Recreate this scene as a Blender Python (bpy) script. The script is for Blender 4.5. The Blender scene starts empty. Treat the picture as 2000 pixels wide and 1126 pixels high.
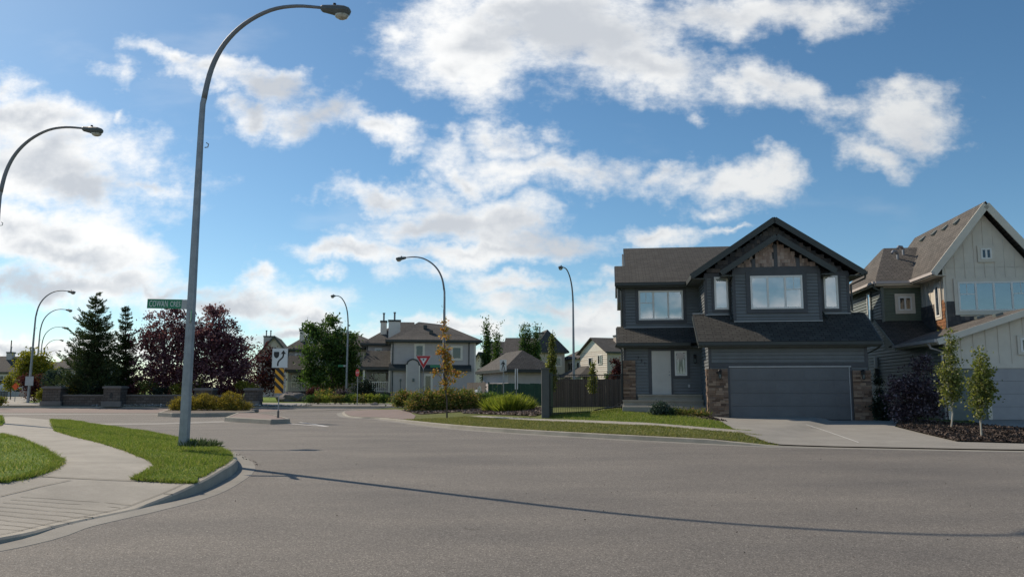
import bpy, bmesh, math, random
import numpy as np
from math import sin, cos, tan, atan, atan2, radians, pi, sqrt, floor
from mathutils import Vector, Matrix
from mathutils.geometry import delaunay_2d_cdt
random.seed(7); RNG = np.random.default_rng(11)
SC = bpy.context.scene; COL = SC.collection

# ------------------------------------------------------------------ camera, sky, sun, exposure
F = 1555.0; PITCH = atan(195/1555); EYE = 1.5
cam = bpy.data.cameras.new('camera'); cam.sensor_width = 36; cam.lens = F/2000*36
cam.clip_start = .1; cam.clip_end = 5000
cob = bpy.data.objects.new('camera', cam); COL.objects.link(cob)
cob.location = (0, 0, EYE); cob.rotation_euler = (pi/2+PITCH, 0, 0); SC.camera = cob
SUN_EL = radians(38); SUN_H = (-.755, .656)
sd = Vector((SUN_H[0]*cos(SUN_EL), SUN_H[1]*cos(SUN_EL), sin(SUN_EL)))
sl = bpy.data.lights.new('sun', 'SUN'); sl.energy = 4.5; sl.angle = radians(.5); sl.color = (1, .87, .70)
so = bpy.data.objects.new('sun', sl); COL.objects.link(so)
so.rotation_euler = (-sd).to_track_quat('-Z', 'Y').to_euler()
SC.view_settings.view_transform = 'Standard'; SC.view_settings.look = 'None'
SC.view_settings.exposure = 0.0; SC.view_settings.gamma = 1
SKY_STRENGTH = .085
SC.cycles.max_bounces = 6; SC.cycles.transparent_max_bounces = 12

def ray(u, v):
    x = (u-1000)/F; y = -(v-563)/F
    c, s = cos(PITCH), sin(PITCH)
    return (x, c-y*s, s+y*c)
def at(u, v, Y):
    d = ray(u, v); t = Y/d[1]
    return Vector((d[0]*t, Y, EYE+d[2]*t))
def G(u, v, z=0.0):
    d = ray(u, v); zz = z if not callable(z) else .15
    for _ in range(12):
        t = (zz-EYE)/d[2]; x, y = d[0]*t, d[1]*t
        if not callable(z): break
        zz = .5*zz+.5*z(x, y)
    return Vector((x, y, zz))

CLOUDS = [  # survey of the cloud banks: centre, half sizes (degrees-like pixels), tilt, weight
 (930,75,170,85,0,1),(1100,55,235,95,0,1.1),(1260,135,215,56,-6,1.05),(1430,30,250,44,4,.95),(1490,165,165,34,-14,.85),
 (900,140,95,55,0,.9),(1010,20,240,50,0,1.1),(1600,25,120,40,0,.8),(770,60,45,45,0,.55),(1630,205,50,20,-30,.4),
 (1765,240,105,58,0,.95),(1715,300,75,32,-20,.75),(1390,238,20,14,0,.4),
 (1060,330,185,42,-8,1),(1000,275,72,38,0,.9),(1150,350,85,34,0,.9),(905,282,36,18,0,.5),(900,345,60,25,0,.7),
 (1400,355,120,38,0,.95),(1290,355,40,24,0,.7),(1490,338,60,28,0,.8),(1400,400,75,24,0,.8),
 (1310,458,68,22,0,.9),(1430,447,60,9,0,.6),
 (740,385,115,30,-4,1),(850,440,200,42,0,1.1),(1000,430,90,45,0,1),(1060,475,160,42,0,1.1),(690,488,130,28,0,1),(920,495,280,26,0,1.05),
 (330,112,60,24,-12,.8),(420,132,130,32,-10,1),(510,160,110,34,-12,1),
 (490,225,72,38,0,1),(640,232,95,40,0,1),(740,258,85,30,-8,.95),(225,140,46,22,-15,.6),(248,218,28,14,0,.5),
 (40,235,190,45,0,1),(90,310,250,85,-6,1.35),(170,370,160,48,0,1.1),(310,360,70,26,0,.85),(10,165,55,30,0,.6),
 (40,440,220,52,0,1.25),(120,490,190,48,-8,1.25),(100,560,340,42,0,1.25),(300,565,240,22,0,1),(470,595,180,32,0,1),(560,625,90,24,0,1),
 (475,545,36,16,0,.6),(640,538,44,11,0,.6),(600,585,20,10,0,.4),
 (1000,552,150,24,0,.9),(1090,590,180,26,0,1),(1170,545,50,18,0,.6),(1150,632,150,34,0,1.05),(920,640,150,20,0,.95),
 (80,680,300,22,0,1.1),(560,660,240,24,0,1),(760,690,260,12,0,.8),(820,540,40,20,0,.5),(1190,610,90,26,0,.9),
 (1620,720,260,14,0,.4)]

def build_world():
    w = bpy.data.worlds.new('World'); SC.world = w; w.use_nodes = True
    nt = w.node_tree; N = nt.nodes; L = nt.links; N.clear()
    def nd(t, **k):
        n = N.new(t)
        for a, b in k.items(): setattr(n, a, b)
        return n
    def math(op, a, b=None, c=None, clamp=False):
        n = nd('ShaderNodeMath', operation=op, use_clamp=clamp)
        for i, x in enumerate((a, b, c)):
            if x is None: continue
            if isinstance(x, (int, float)): n.inputs[i].default_value = x
            else: L.new(x, n.inputs[i])
        return n.outputs[0]
    out = nd('ShaderNodeOutputWorld'); bg = nd('ShaderNodeBackground'); L.new(bg.outputs[0], out.inputs[0])
    sky = nd('ShaderNodeTexSky', sky_type='NISHITA', sun_disc=False, sun_elevation=SUN_EL,
             sun_rotation=atan2(SUN_H[0], SUN_H[1]), air_density=.9, dust_density=.5, ozone_density=2.6, altitude=600)
    tc = nd('ShaderNodeTexCoord'); sep = nd('ShaderNodeSeparateXYZ'); L.new(tc.outputs['Generated'], sep.inputs[0])
    X, Y, Z = sep.outputs
    ay = math('MAXIMUM', math('ABSOLUTE', Y), .12)
    qx = math('DIVIDE', X, ay); qz = math('DIVIDE', Z, ay)
    cb = nd('ShaderNodeCombineXYZ'); L.new(qx, cb.inputs[0]); L.new(qz, cb.inputs[1])
    q = cb.outputs[0]
    # wind-torn edges: warp the lookup, then add fine turbulence
    n1 = nd('ShaderNodeTexNoise', noise_dimensions='2D'); n1.inputs['Scale'].default_value = 9
    n1.inputs['Detail'].default_value = 5; n1.inputs['Roughness'].default_value = .6; L.new(q, n1.inputs['Vector'])
    s1 = nd('ShaderNodeVectorMath', operation='SUBTRACT'); L.new(n1.outputs['Color'], s1.inputs[0]); s1.inputs[1].default_value = (.5, .5, .5)
    s2 = nd('ShaderNodeVectorMath', operation='MULTIPLY'); L.new(s1.outputs[0], s2.inputs[0]); s2.inputs[1].default_value = (.15, .085, 0)
    s3 = nd('ShaderNodeVectorMath', operation='ADD'); L.new(q, s3.inputs[0]); L.new(s2.outputs[0], s3.inputs[1])
    qw = s3.outputs[0]
    acc = None
    def qpt(u, v):
        d = ray(u, v); return d[0]/d[1], d[2]/d[1]
    for (u, v, ru, rv, tilt, wt) in CLOUDS:
        c = qpt(u, v); rx = abs(qpt(u+ru, v)[0]-qpt(u-ru, v)[0])/2; ry = abs(qpt(u, v-rv)[1]-qpt(u, v+rv)[1])/2
        m = nd('ShaderNodeMapping', vector_type='TEXTURE')
        m.inputs['Location'].default_value = (c[0], c[1], 0); m.inputs['Rotation'].default_value = (0, 0, radians(tilt))
        m.inputs['Scale'].default_value = (rx*1.17, ry*1.22, 1)
        L.new(qw, m.inputs['Vector'])
        ln = nd('ShaderNodeVectorMath', operation='LENGTH'); L.new(m.outputs[0], ln.inputs[0])
        e = math('MULTIPLY', math('SUBTRACT', 1.0, ln.outputs['Value']), wt)
        acc = e if acc is None else math('SMOOTH_MAX', acc, e, .12)
    n2 = nd('ShaderNodeTexNoise', noise_dimensions='2D'); n2.inputs['Scale'].default_value = 7
    n2.inputs['Detail'].default_value = 9; n2.inputs['Roughness'].default_value = .62
    mp = nd('ShaderNodeMapping'); mp.inputs['Scale'].default_value = (1, 1.7, 1); L.new(q, mp.inputs['Vector']); L.new(mp.outputs[0], n2.inputs['Vector'])
    n5 = nd('ShaderNodeTexNoise', noise_dimensions='2D'); n5.inputs['Scale'].default_value = 26; n5.inputs['Detail'].default_value = 6; n5.inputs['Roughness'].default_value = .65
    L.new(mp.outputs[0], n5.inputs['Vector'])
    tur = math('ADD', math('MULTIPLY', math('SUBTRACT', n2.outputs['Fac'], .5), 2.1), math('MULTIPLY', math('SUBTRACT', n5.outputs['Fac'], .5), .6))
    d = math('ADD', acc, tur)
    # a thin scatter of high wisps
    n3 = nd('ShaderNodeTexNoise', noise_dimensions='2D'); n3.inputs['Scale'].default_value = 3.2; n3.inputs['Detail'].default_value = 8
    mp3 = nd('ShaderNodeMapping'); mp3.inputs['Scale'].default_value = (1, 3, 1); mp3.inputs['Location'].default_value = (4, 2, 0)
    L.new(q, mp3.inputs['Vector']); L.new(mp3.outputs[0], n3.inputs['Vector'])
    wisp = nd('ShaderNodeMapRange', interpolation_type='SMOOTHSTEP'); L.new(n3.outputs['Fac'], wisp.inputs[0])
    for i, x in enumerate((.58, .80, 0, .16)): wisp.inputs[i+1].default_value = x
    al = nd('ShaderNodeMapRange', interpolation_type='SMOOTHSTEP'); L.new(d, al.inputs[0])
    for i, x in enumerate((-.22, .82, 0, .97)): al.inputs[i+1].default_value = x
    alpha = math('MAXIMUM', al.outputs[0], wisp.outputs[0])
    up = nd('ShaderNodeMapRange', interpolation_type='SMOOTHSTEP'); L.new(Z, up.inputs[0])
    for i, x in enumerate((-.02, .03, 0, 1)): up.inputs[i+1].default_value = x
    alpha = math('MULTIPLY', alpha, up.outputs[0])
    # thick middles are grey, thin rims bright; brighter towards the sun
    n4 = nd('ShaderNodeTexNoise', noise_dimensions='2D'); n4.inputs['Scale'].default_value = 5; n4.inputs['Detail'].default_value = 6
    mp4 = nd('ShaderNodeMapping'); mp4.inputs['Scale'].default_value = (1, 2.4, 1); mp4.inputs['Location'].default_value = (7, 1, 0)
    L.new(q, mp4.inputs['Vector']); L.new(mp4.outputs[0], n4.inputs['Vector'])
    thick = nd('ShaderNodeMapRange', interpolation_type='SMOOTHSTEP')
    L.new(math('ADD', acc, math('MULTIPLY', math('SUBTRACT', n4.outputs['Fac'], .5), 2.2)), thick.inputs[0])
    for i, x in enumerate((.35, 1.25, 0, 1)): thick.inputs[i+1].default_value = x
    dt = nd('ShaderNodeVectorMath', operation='DOT_PRODUCT'); L.new(tc.outputs['Generated'], dt.inputs[0]); dt.inputs[1].default_value = tuple(sd)
    sunny = nd('ShaderNodeMapRange', interpolation_type='SMOOTHSTEP'); L.new(dt.outputs['Value'], sunny.inputs[0])
    for i, x in enumerate((.1, .9, 0, 1)): sunny.inputs[i+1].default_value = x
    def mixc(f, a, b):
        n = nd('ShaderNodeMix', data_type='RGBA')
        L.new(f, n.inputs[0])
        for i, x in ((6, a), (7, b)):
            if isinstance(x, tuple): n.inputs[i].default_value = (*x, 1)
            else: L.new(x, n.inputs[i])
        return n.outputs[2]
    k = 1/SKY_STRENGTH
    rim = mixc(sunny.outputs[0], (.70*k, .72*k, .73*k), (1.05*k, 1.05*k, 1.04*k))
    mid = mixc(sunny.outputs[0], (.64*k, .66*k, .69*k), (.60*k, .635*k, .685*k))
    cloud = mixc(thick.outputs[0], rim, mid)
    back = nd('ShaderNodeMapRange', interpolation_type='SMOOTHSTEP'); L.new(Y, back.inputs[0])   # unseen front-lit clouds behind the camera, brightened to lift shaded walls
    for i, x in enumerate((-.5, .05, 1.75, 1)): back.inputs[i+1].default_value = x
    vm = nd('ShaderNodeVectorMath', operation='SCALE'); L.new(cloud, vm.inputs[0]); L.new(back.outputs[0], vm.inputs['Scale']); cloud = vm.outputs[0]
    hs = nd('ShaderNodeHueSaturation'); hs.inputs['Saturation'].default_value = 1.12; hs.inputs['Value'].default_value = SKY_GAIN
    tint = nd('ShaderNodeMix', data_type='RGBA', blend_type='MULTIPLY'); tint.inputs[0].default_value = 1; tint.inputs[7].default_value = (.93, 1.03, .985, 1)
    L.new(sky.outputs[0], tint.inputs[6]); L.new(tint.outputs[2], hs.inputs['Color'])
    full = mixc(alpha, hs.outputs[0], cloud)
    L.new(full, bg.inputs[0]); bg.inputs[1].default_value = SKY_STRENGTH
SKY_GAIN = 1.29
build_world()

# ------------------------------------------------------------------ mesh helpers
class MB:
    def __init__(s): s.v = []; s.f = []; s.uv = []
    def face(s, pts, uv=None):
        n = len(s.v); s.v += [tuple(p) for p in pts]; s.f.append(tuple(range(n, n+len(pts))))
        s.uv += list(uv) if uv else [(p[0]+p[1], p[2]) for p in pts]
    def box(s, x0, x1, y0, y1, z0, z1):
        p = [(x, y, z) for z in (z0, z1) for y in (y0, y1) for x in (x0, x1)]
        for q in ((0, 2, 3, 1), (4, 5, 7, 6), (0, 1, 5, 4), (2, 6, 7, 3), (0, 4, 6, 2), (1, 3, 7, 5)): s.face([p[i] for i in q])
    def bar(s, a, b, w, h, up=(0, 0, 1)):
        a, b = Vector(a), Vector(b); d = (b-a).normalized(); u = Vector(up)
        sx = d.cross(u).normalized()*w/2; sz = sx.cross(d).normalized()*h/2
        p = [q+i*sx+j*sz for q in (a, b) for j in (-1, 1) for i in (-1, 1)]
        for q in ((0, 1, 3, 2), (4, 6, 7, 5), (0, 4, 5, 1), (2, 3, 7, 6), (0, 2, 6, 4), (1, 5, 7, 3)): s.face([p[i] for i in q])
    def tube(s, pts, rad, n=8, cap=True):
        pts = [Vector(p) for p in pts]; rings = []
        if not hasattr(rad, '__len__'): rad = [rad]*len(pts)
        px = None
        for i, p in enumerate(pts):
            d = (pts[min(i+1, len(pts)-1)]-pts[max(i-1, 0)]).normalized()
            if px is None: px = d.orthogonal().normalized()
            px = (px-d*px.dot(d)).normalized(); py = d.cross(px)
            rings.append([p+(px*cos(2*pi*k/n)+py*sin(2*pi*k/n))*rad[i] for k in range(n)])
        b = len(s.v)
        for r in rings: s.v += [tuple(x) for x in r]
        for i in range(len(pts)-1):
            for k in range(n):
                f = (b+i*n+k, b+i*n+(k+1) % n, b+(i+1)*n+(k+1) % n, b+(i+1)*n+k)
                s.f.append(f); s.uv += [(k/n, i), ((k+1)/n, i), ((k+1)/n, i+1), (k/n, i+1)]
        if cap:
            for o, rev in ((0, True), (len(pts)-1, False)):
                f = [b+o*n+k for k in range(n)]
                s.f.append(tuple(f[::-1] if rev else f)); s.uv += [(0, 0)]*n
    def slab(s, pts, t):
        """a roof plane: top polygon (first edge is the eave), thickness straight down; uv in metres"""
        P = [Vector(p) for p in pts]; e = (P[1]-P[0]).normalized(); nrm = (P[1]-P[0]).cross(P[2]-P[0])
        if nrm.z < 0: P = [P[1], P[0]]+P[:1:-1]; e = (P[1]-P[0]).normalized(); nrm = (P[1]-P[0]).cross(P[2]-P[0])
        nrm.normalize(); sl_ = nrm.cross(e); o = P[0]
        s.face(P, [((p-o).dot(e)+o.x, (p-o).dot(sl_)) for p in P])
        B = [p-Vector((0, 0, t)) for p in P]
        s.face(B[::-1])
        for i in range(len(P)):
            j = (i+1) % len(P); s.face([P[i], B[i], B[j], P[j]], [(0, 0)]*4)
    def prism(s, poly, a, b):
        """poly: list of 3d points; extruded from offset a to offset b (vectors)"""
        A = [Vector(p)+Vector(a) for p in poly]; B = [Vector(p)+Vector(b) for p in poly]
        s.face(A); s.face(B[::-1])
        for i in range(len(A)):
            j = (i+1) % len(A); s.face([A[j], A[i], B[i], B[j]])
    def build(s, name, mat, parent=None, smooth=False, **props):
        me = bpy.data.meshes.new(name); me.from_pydata(s.v, [], s.f)
        uv = me.uv_layers.new(name='UVMap')
        uv.data.foreach_set('uv', np.array(s.uv, dtype=np.float32).ravel())
        if smooth: me.polygons.foreach_set('use_smooth', [True]*len(me.polygons))
        me.materials.append(mat); me.update()
        return link(name, me, parent, **props)
def link(name, me, parent=None, **props):
    o = bpy.data.objects.new(name, me); COL.objects.link(o)
    if parent: o.parent = parent
    for k, v in props.items():
        if v: o[k] = v
    return o
def thing(name, label, cat, loc=(0, 0, 0), rz=0.0, group=None):
    o = bpy.data.objects.new(name, None); COL.objects.link(o); o.empty_display_size = .3
    o.location = loc; o.rotation_euler = (0, 0, rz); o['label'] = label; o['category'] = cat
    if group: o['group'] = group
    return o
def tag(o, label, cat, group=None):
    o['label'] = label; o['category'] = cat
    if group: o['group'] = group
    return o
def copy_tree(o, parent=None):
    c = o.copy(); COL.objects.link(c)
    if parent: c.parent = parent
    for ch in list(o.children): copy_tree(ch, c)
    return c
def npmesh(name, V, k, mat, parent=None, uv=None, **props):
    """V: (n*k,3) array, faces of k consecutive vertices"""
    n = len(V)//k; me = bpy.data.meshes.new(name)
    me.vertices.add(len(V)); me.vertices.foreach_set('co', np.asarray(V, np.float32).ravel())
    me.loops.add(len(V)); me.loops.foreach_set('vertex_index', np.arange(len(V), dtype=np.int32))
    me.polygons.add(n); me.polygons.foreach_set('loop_start', np.arange(0, len(V), k, dtype=np.int32))
    me.materials.append(mat); me.update(calc_edges=True); me.validate()
    return link(name, me, parent, **props)
class Frame:
    """a wall plane: u along the wall, v up, n outwards"""
    def __init__(s, x, y, dx, dy):
        l = sqrt(dx*dx+dy*dy); s.o = (x, y); s.d = (dx/l, dy/l); s.n = (dy/l, -dx/l)
    def p(s, u, v, n=0.0): return (s.o[0]+s.d[0]*u+s.n[0]*n, s.o[1]+s.d[1]*u+s.n[1]*n, v)
    def box(s, mb, u0, u1, v0, v1, n0, n1):
        p = [s.p(u, v, n) for n in (n1, n0) for v in (v0, v1) for u in (u0, u1)]
        for q in ((0, 1, 3, 2), (4, 6, 7, 5), (0, 4, 5, 1), (2, 3, 7, 6), (0, 2, 6, 4), (1, 5, 7, 3)): mb.face([p[i] for i in q])
    def siding(s, mb, u0, u1, v0, v1, e=.135, lip=.02, gap=.017):
        n = max(1, round((v1-v0)/e)); h = (v1-v0)/n
        for i in range(n):   # each board laps out over a shadow gap
            a, b = v0+i*h+gap, v0+(i+1)*h
            mb.face([s.p(u0, a, lip), s.p(u1, a, lip), s.p(u1, b, -.002), s.p(u0, b, -.002)])
            mb.face([s.p(u0, a, -.03), s.p(u1, a, -.03), s.p(u1, a, lip), s.p(u0, a, lip)])
    def flat(s, mb, poly, n=0.0): mb.face([s.p(u, v, n) for u, v in poly])
def text_mesh(name, body, size, mat, parent, mtx, extrude=.002, width=1.0, fit=None, **props):
    cu = bpy.data.curves.new('t', 'FONT'); cu.body = body; cu.size = size; cu.extrude = extrude; cu.space_character = 1.06
    cu.align_x = 'CENTER'; cu.align_y = 'CENTER'; cu.resolution_u = 3
    ob = bpy.data.objects.new('t', cu); COL.objects.link(ob)
    me = bpy.data.meshes.new_from_object(ob); bpy.data.objects.remove(ob)
    
    if fit: xs = [v.co.x for v in me.vertices]; width = fit/(max(xs)-min(xs))
    me.transform(Matrix.Diagonal((width, 1, 1, 1))); me.transform(mtx); me.materials.clear(); me.materials.append(mat); me.name = name
    return link(name, me, parent, **props)
def smooth_line(pts, n=6):
    P = [np.array(tuple(p)+(0.0,)*(3-len(p)), float) for p in pts]; P = [2*P[0]-P[1]]+P+[2*P[-1]-P[-2]]; out = []
    for i in range(1, len(P)-2):
        for k in range(n):
            t = k/n; a, b, c, d = P[i-1:i+3]
            out.append(.5*((2*b)+(c-a)*t+(2*a-5*b+4*c-d)*t*t+(3*b-a-3*c+d)*t**3))
    out.append(P[-2]); return np.array(out)
def inside(poly, x, y):
    x = np.asarray(x); y = np.asarray(y); r = np.zeros(x.shape, bool); j = len(poly)-1
    for i in range(len(poly)):
        xi, yi = poly[i][:2]; xj, yj = poly[j][:2]
        c = ((yi > y) != (yj > y)) & (x < (xj-xi)*(y-yi)/((yj-yi) or 1e-9)+xi); r ^= c; j = i
    return r
def sheet(name, poly, zf, mat, step=1.0, dz=0.0, kind='structure', holes=()):
    """a ground surface: outline filled with triangles that follow zf"""
    poly = [tuple(p[:2]) for p in poly]; pts = []
    for i in range(len(poly)):
        a, b = np.array(poly[i]), np.array(poly[(i+1) % len(poly)]); m = max(1, int(np.linalg.norm(b-a)/step))
        pts += [tuple(a+(b-a)*k/m) for k in range(m)]
    nb = len(pts); xs = [p[0] for p in poly]; ys = [p[1] for p in poly]
    gx, gy = np.meshgrid(np.arange(min(xs), max(xs), step), np.arange(min(ys), max(ys), step))
    gx = gx.ravel()+RNG.uniform(-.1, .1, gx.size)*step; gy = gy.ravel()+RNG.uniform(-.1, .1, gy.size)*step
    k = inside(poly, gx, gy); B = np.array(pts)
    grid = [(x, y) for x, y in zip(gx[k], gy[k]) if np.min((B[:, 0]-x)**2+(B[:, 1]-y)**2) > (step*.4)**2]
    edges = [(i, (i+1) % nb) for i in range(nb)]; extra = []
    for hl in holes:
        o = nb+len(extra); extra += [tuple(p[:2]) for p in hl]; edges += [(o+i, o+(i+1) % len(hl)) for i in range(len(hl))]
    r = delaunay_2d_cdt([Vector(p) for p in pts+extra+grid], edges, [], 1, 1e-5)
    V, Fc = r[0], r[2]
    if holes:
        cx = np.array([sum((V[i].x for i in f))/len(f) for f in Fc]); cy = np.array([sum((V[i].y for i in f))/len(f) for f in Fc]); k = inside(poly, cx, cy)
        for hl in holes: k &= ~inside(hl, cx, cy)
        Fc = [f for f, q in zip(Fc, k) if q]
    me = bpy.data.meshes.new(name)
    me.from_pydata([(p.x, p.y, float(zf(p.x, p.y))+dz) for p in V], [], [list(f) for f in Fc])
    me.update(); me.materials.append(mat)
    if sum(p.normal.z for p in me.polygons) < 0: me.flip_normals()
    me.polygons.foreach_set('use_smooth', [True]*len(me.polygons))
    return link(name, me, None, kind=kind)
def strip(mb, L, R, zl, zr):
    for i in range(len(L)-1):
        mb.face([(*L[i][:2], zl[i]), (*R[i][:2], zr[i]), (*R[i+1][:2], zr[i+1]), (*L[i+1][:2], zl[i+1])])
def offset(line, d):
    """shift a polyline sideways; positive = to the left of its direction"""
    P = np.array([p[:2] for p in line]); T = np.gradient(P, axis=0); T /= np.linalg.norm(T, axis=1)[:, None]
    return P+np.stack([-T[:, 1], T[:, 0]], 1)*d
def polydist(line, h, x, y):
    P = np.array([p[:2] for p in line]); h = np.asarray(h); A, B = P[:-1], P[1:]; q = np.array([x, y]); AB = B-A
    t = np.clip(((q-A)*AB).sum(1)/(AB*AB).sum(1), 0, 1); D = np.linalg.norm(A+AB*t[:, None]-q, axis=1); i = D.argmin()
    return D[i], h[i]+(h[i+1]-h[i])*t[i]
def sstep(a, b, x): t = min(max((x-a)/(b-a), 0), 1); return t*t*(3-2*t)

# ------------------------------------------------------------------ materials
def lin(h):
    r = [int(h[i:i+2], 16)/255 for i in (0, 2, 4)]
    return tuple(c/12.92 if c <= .04045 else ((c+.055)/1.055)**2.4 for c in r)
class NT:
    def __init__(s, name):
        s.m = bpy.data.materials.new(name); s.m.use_nodes = True; s.t = s.m.node_tree; s.N = s.t.nodes; s.L = s.t.links
        s.b = s.N['Principled BSDF']; s.out = s.N['Material Output']
    def n(s, t, ins=None, **k):
        x = s.N.new(t)
        for a, b in k.items(): setattr(x, a, b)
        for a, b in (ins or {}).items():
            if hasattr(b, 'is_output'): s.L.new(b, x.inputs[a])
            else: x.inputs[a].default_value = b
        return x
    def coords(s, kind='Object', scale=(1, 1, 1)):
        tc = s.n('ShaderNodeTexCoord'); m = s.n('ShaderNodeMapping', {'Vector': tc.outputs[kind], 'Scale': scale}); return m.outputs[0]
    def noise(s, vec, scale, detail=4, rough=.55):
        return s.n('ShaderNodeTexNoise', {'Vector': vec, 'Scale': scale, 'Detail': detail, 'Roughness': rough}).outputs['Fac']
    def ramp(s, fac, stops):
        r = s.n('ShaderNodeValToRGB', {'Fac': fac}); e = r.color_ramp.elements
        while len(e) < len(stops): e.new(.5)
        for i, (p, c) in enumerate(stops): e[i].position = p; e[i].color = (*c, 1)
        return r.outputs[0]
    def mix(s, f, a, b, mode='MIX'):
        x = s.n('ShaderNodeMix', data_type='RGBA', blend_type=mode)
        for i, v in ((0, f), (6, a), (7, b)):
            if hasattr(v, 'is_output'): s.L.new(v, x.inputs[i])
            else: x.inputs[i].default_value = v if i == 0 else (*v, 1)
        return x.outputs[2]
    def base(s, c):
        if hasattr(c, 'is_output'): s.L.new(c, s.b.inputs['Base Color'])
        else: s.b.inputs['Base Color'].default_value = (*c, 1)
    def bump(s, h, strength=.3, dist=.02):
        x = s.n('ShaderNodeBump', {'Height': h, 'Strength': strength, 'Distance': dist}); s.L.new(x.outputs[0], s.b.inputs['Normal'])
    def set(s, **k):
        for a, v in k.items(): s.b.inputs[a.replace('_', ' ')].default_value = v
def sc_(c, f): return tuple(min(1, x*f) for x in c)
def paint(name, c, rough=.6, var=.12, scale=3.0, metal=0.0, bump=0.0, fine=60):
    """a painted or moulded surface with slight weathering"""
    t = NT(name); v = t.coords()
    n = t.noise(v, scale, 5); t.base(t.ramp(n, [(.3, sc_(c, 1-var)), (.7, sc_(c, 1+var))])); t.set(Roughness=rough, Metallic=metal)
    if bump: t.bump(t.noise(v, fine, 3), bump, .01)
    return t.m
def islands(name, stops, rough=.85, bump=.5, fine=45, trans=0.0):
    t = NT(name); g = t.n('ShaderNodeNewGeometry'); v = t.coords()
    c = t.ramp(g.outputs['Random Per Island'], stops)
    n = t.noise(v, fine, 5); c = t.mix(.35, c, t.ramp(n, [(.3, (.25,)*3), (.7, (1, 1, 1))]), 'MULTIPLY')
    t.base(c); t.set(Roughness=rough); t.bump(n, bump, .01); return t.m
def leafmat(name, stops, trans=.38, rough=.55):
    t = NT(name); g = t.n('ShaderNodeNewGeometry')
    c = t.ramp(g.outputs['Random Per Island'], stops)
    d = t.n('ShaderNodeBsdfDiffuse', {'Color': c}); tr = t.n('ShaderNodeBsdfTranslucent', {'Color': t.mix(.3, c, (.9, 1, .25), 'MULTIPLY')})
    gl = t.n('ShaderNodeBsdfGlossy', {'Roughness': rough, 'Color': (.5, .5, .5, 1)})
    m = t.n('ShaderNodeMixShader', {0: trans, 1: d.outputs[0], 2: tr.outputs[0]})
    m2 = t.n('ShaderNodeMixShader', {0: .05, 1: m.outputs[0], 2: gl.outputs[0]})
    t.L.new(m2.outputs[0], t.out.inputs[0]); return t.m
def asphalt():
    t = NT('asphalt'); v = t.coords()
    agg = t.n('ShaderNodeTexVoronoi', {'Vector': v, 'Scale': 95.0, 'Randomness': 1.0})
    stone = t.ramp(t.n('ShaderNodeSeparateColor', {0: agg.outputs['Color']}).outputs[0], [(.0, (.088, .081, .073)), (.45, (.150, .138, .124)), (.86, (.20, .182, .163)), (.97, (.29, .268, .242)), (1, (.37, .345, .31))])
    big = t.noise(t.coords('Object', (.22, .5, 1)), 1.0, 6, .6)
    c = t.mix(1.0, stone, t.ramp(big, [(.3, (.80, .80, .81)), (.7, (1.24, 1.215, 1.17))]), 'MULTIPLY')
    st = t.noise(t.coords('Object', (.9, .9, 1)), 2.2, 7, .7)
    c = t.mix(t.ramp(st, [(.62, (0, 0, 0)), (.8, (.35,)*3)]), c, (.17, .16, .15))
    vo = t.n('ShaderNodeTexVoronoi', {'Vector': t.coords('Object', (.09, .16, 1)), 'Scale': 1.0, 'Randomness': 1.0}, feature='DISTANCE_TO_EDGE')
    oil = t.noise(t.coords('Object', (1, 1, 1)), 1.7, 3, .5); c = t.mix(t.ramp(oil, [(.70, (0,)*3), (.80, (.35,)*3)]), c, (.06, .055, .052))
    t.base(c); t.set(Roughness=.86); t.b.inputs['Specular IOR Level'].default_value = .35
    t.bump(agg.outputs['Distance'], .55, .006); return t.m
def concrete(name, c, var=.13, joint=None):
    t = NT(name); v = t.coords()
    n = t.noise(v, 1.1, 9, .72); f = t.noise(v, 90, 3, .6)
    col = t.mix(1.0, t.ramp(n, [(.3, sc_(c, 1-var)), (.55, c), (.75, sc_(c, 1+var))]), t.ramp(f, [(.35, (.86,)*3), (.65, (1.1,)*3)]), 'MULTIPLY')
    t.base(col); t.set(Roughness=.9); t.bump(f, .35, .004); return t.m
def turf(name, a, b, dry):
    t = NT(name); v = t.coords()
    n = t.noise(v, 1.1, 7, .65); f = t.noise(t.coords('Object', (1, 1, .4)), 38, 4, .7)
    c = t.ramp(f, [(.3, a), (.62, b), (.8, dry)]); c = t.mix(t.ramp(n, [(.45, (0,)*3), (.75, (.55,)*3)]), c, dry)
    t.base(c); t.set(Roughness=.95); t.b.inputs['Specular IOR Level'].default_value = .1; t.bump(f, .9, .03); return t.m
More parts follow.
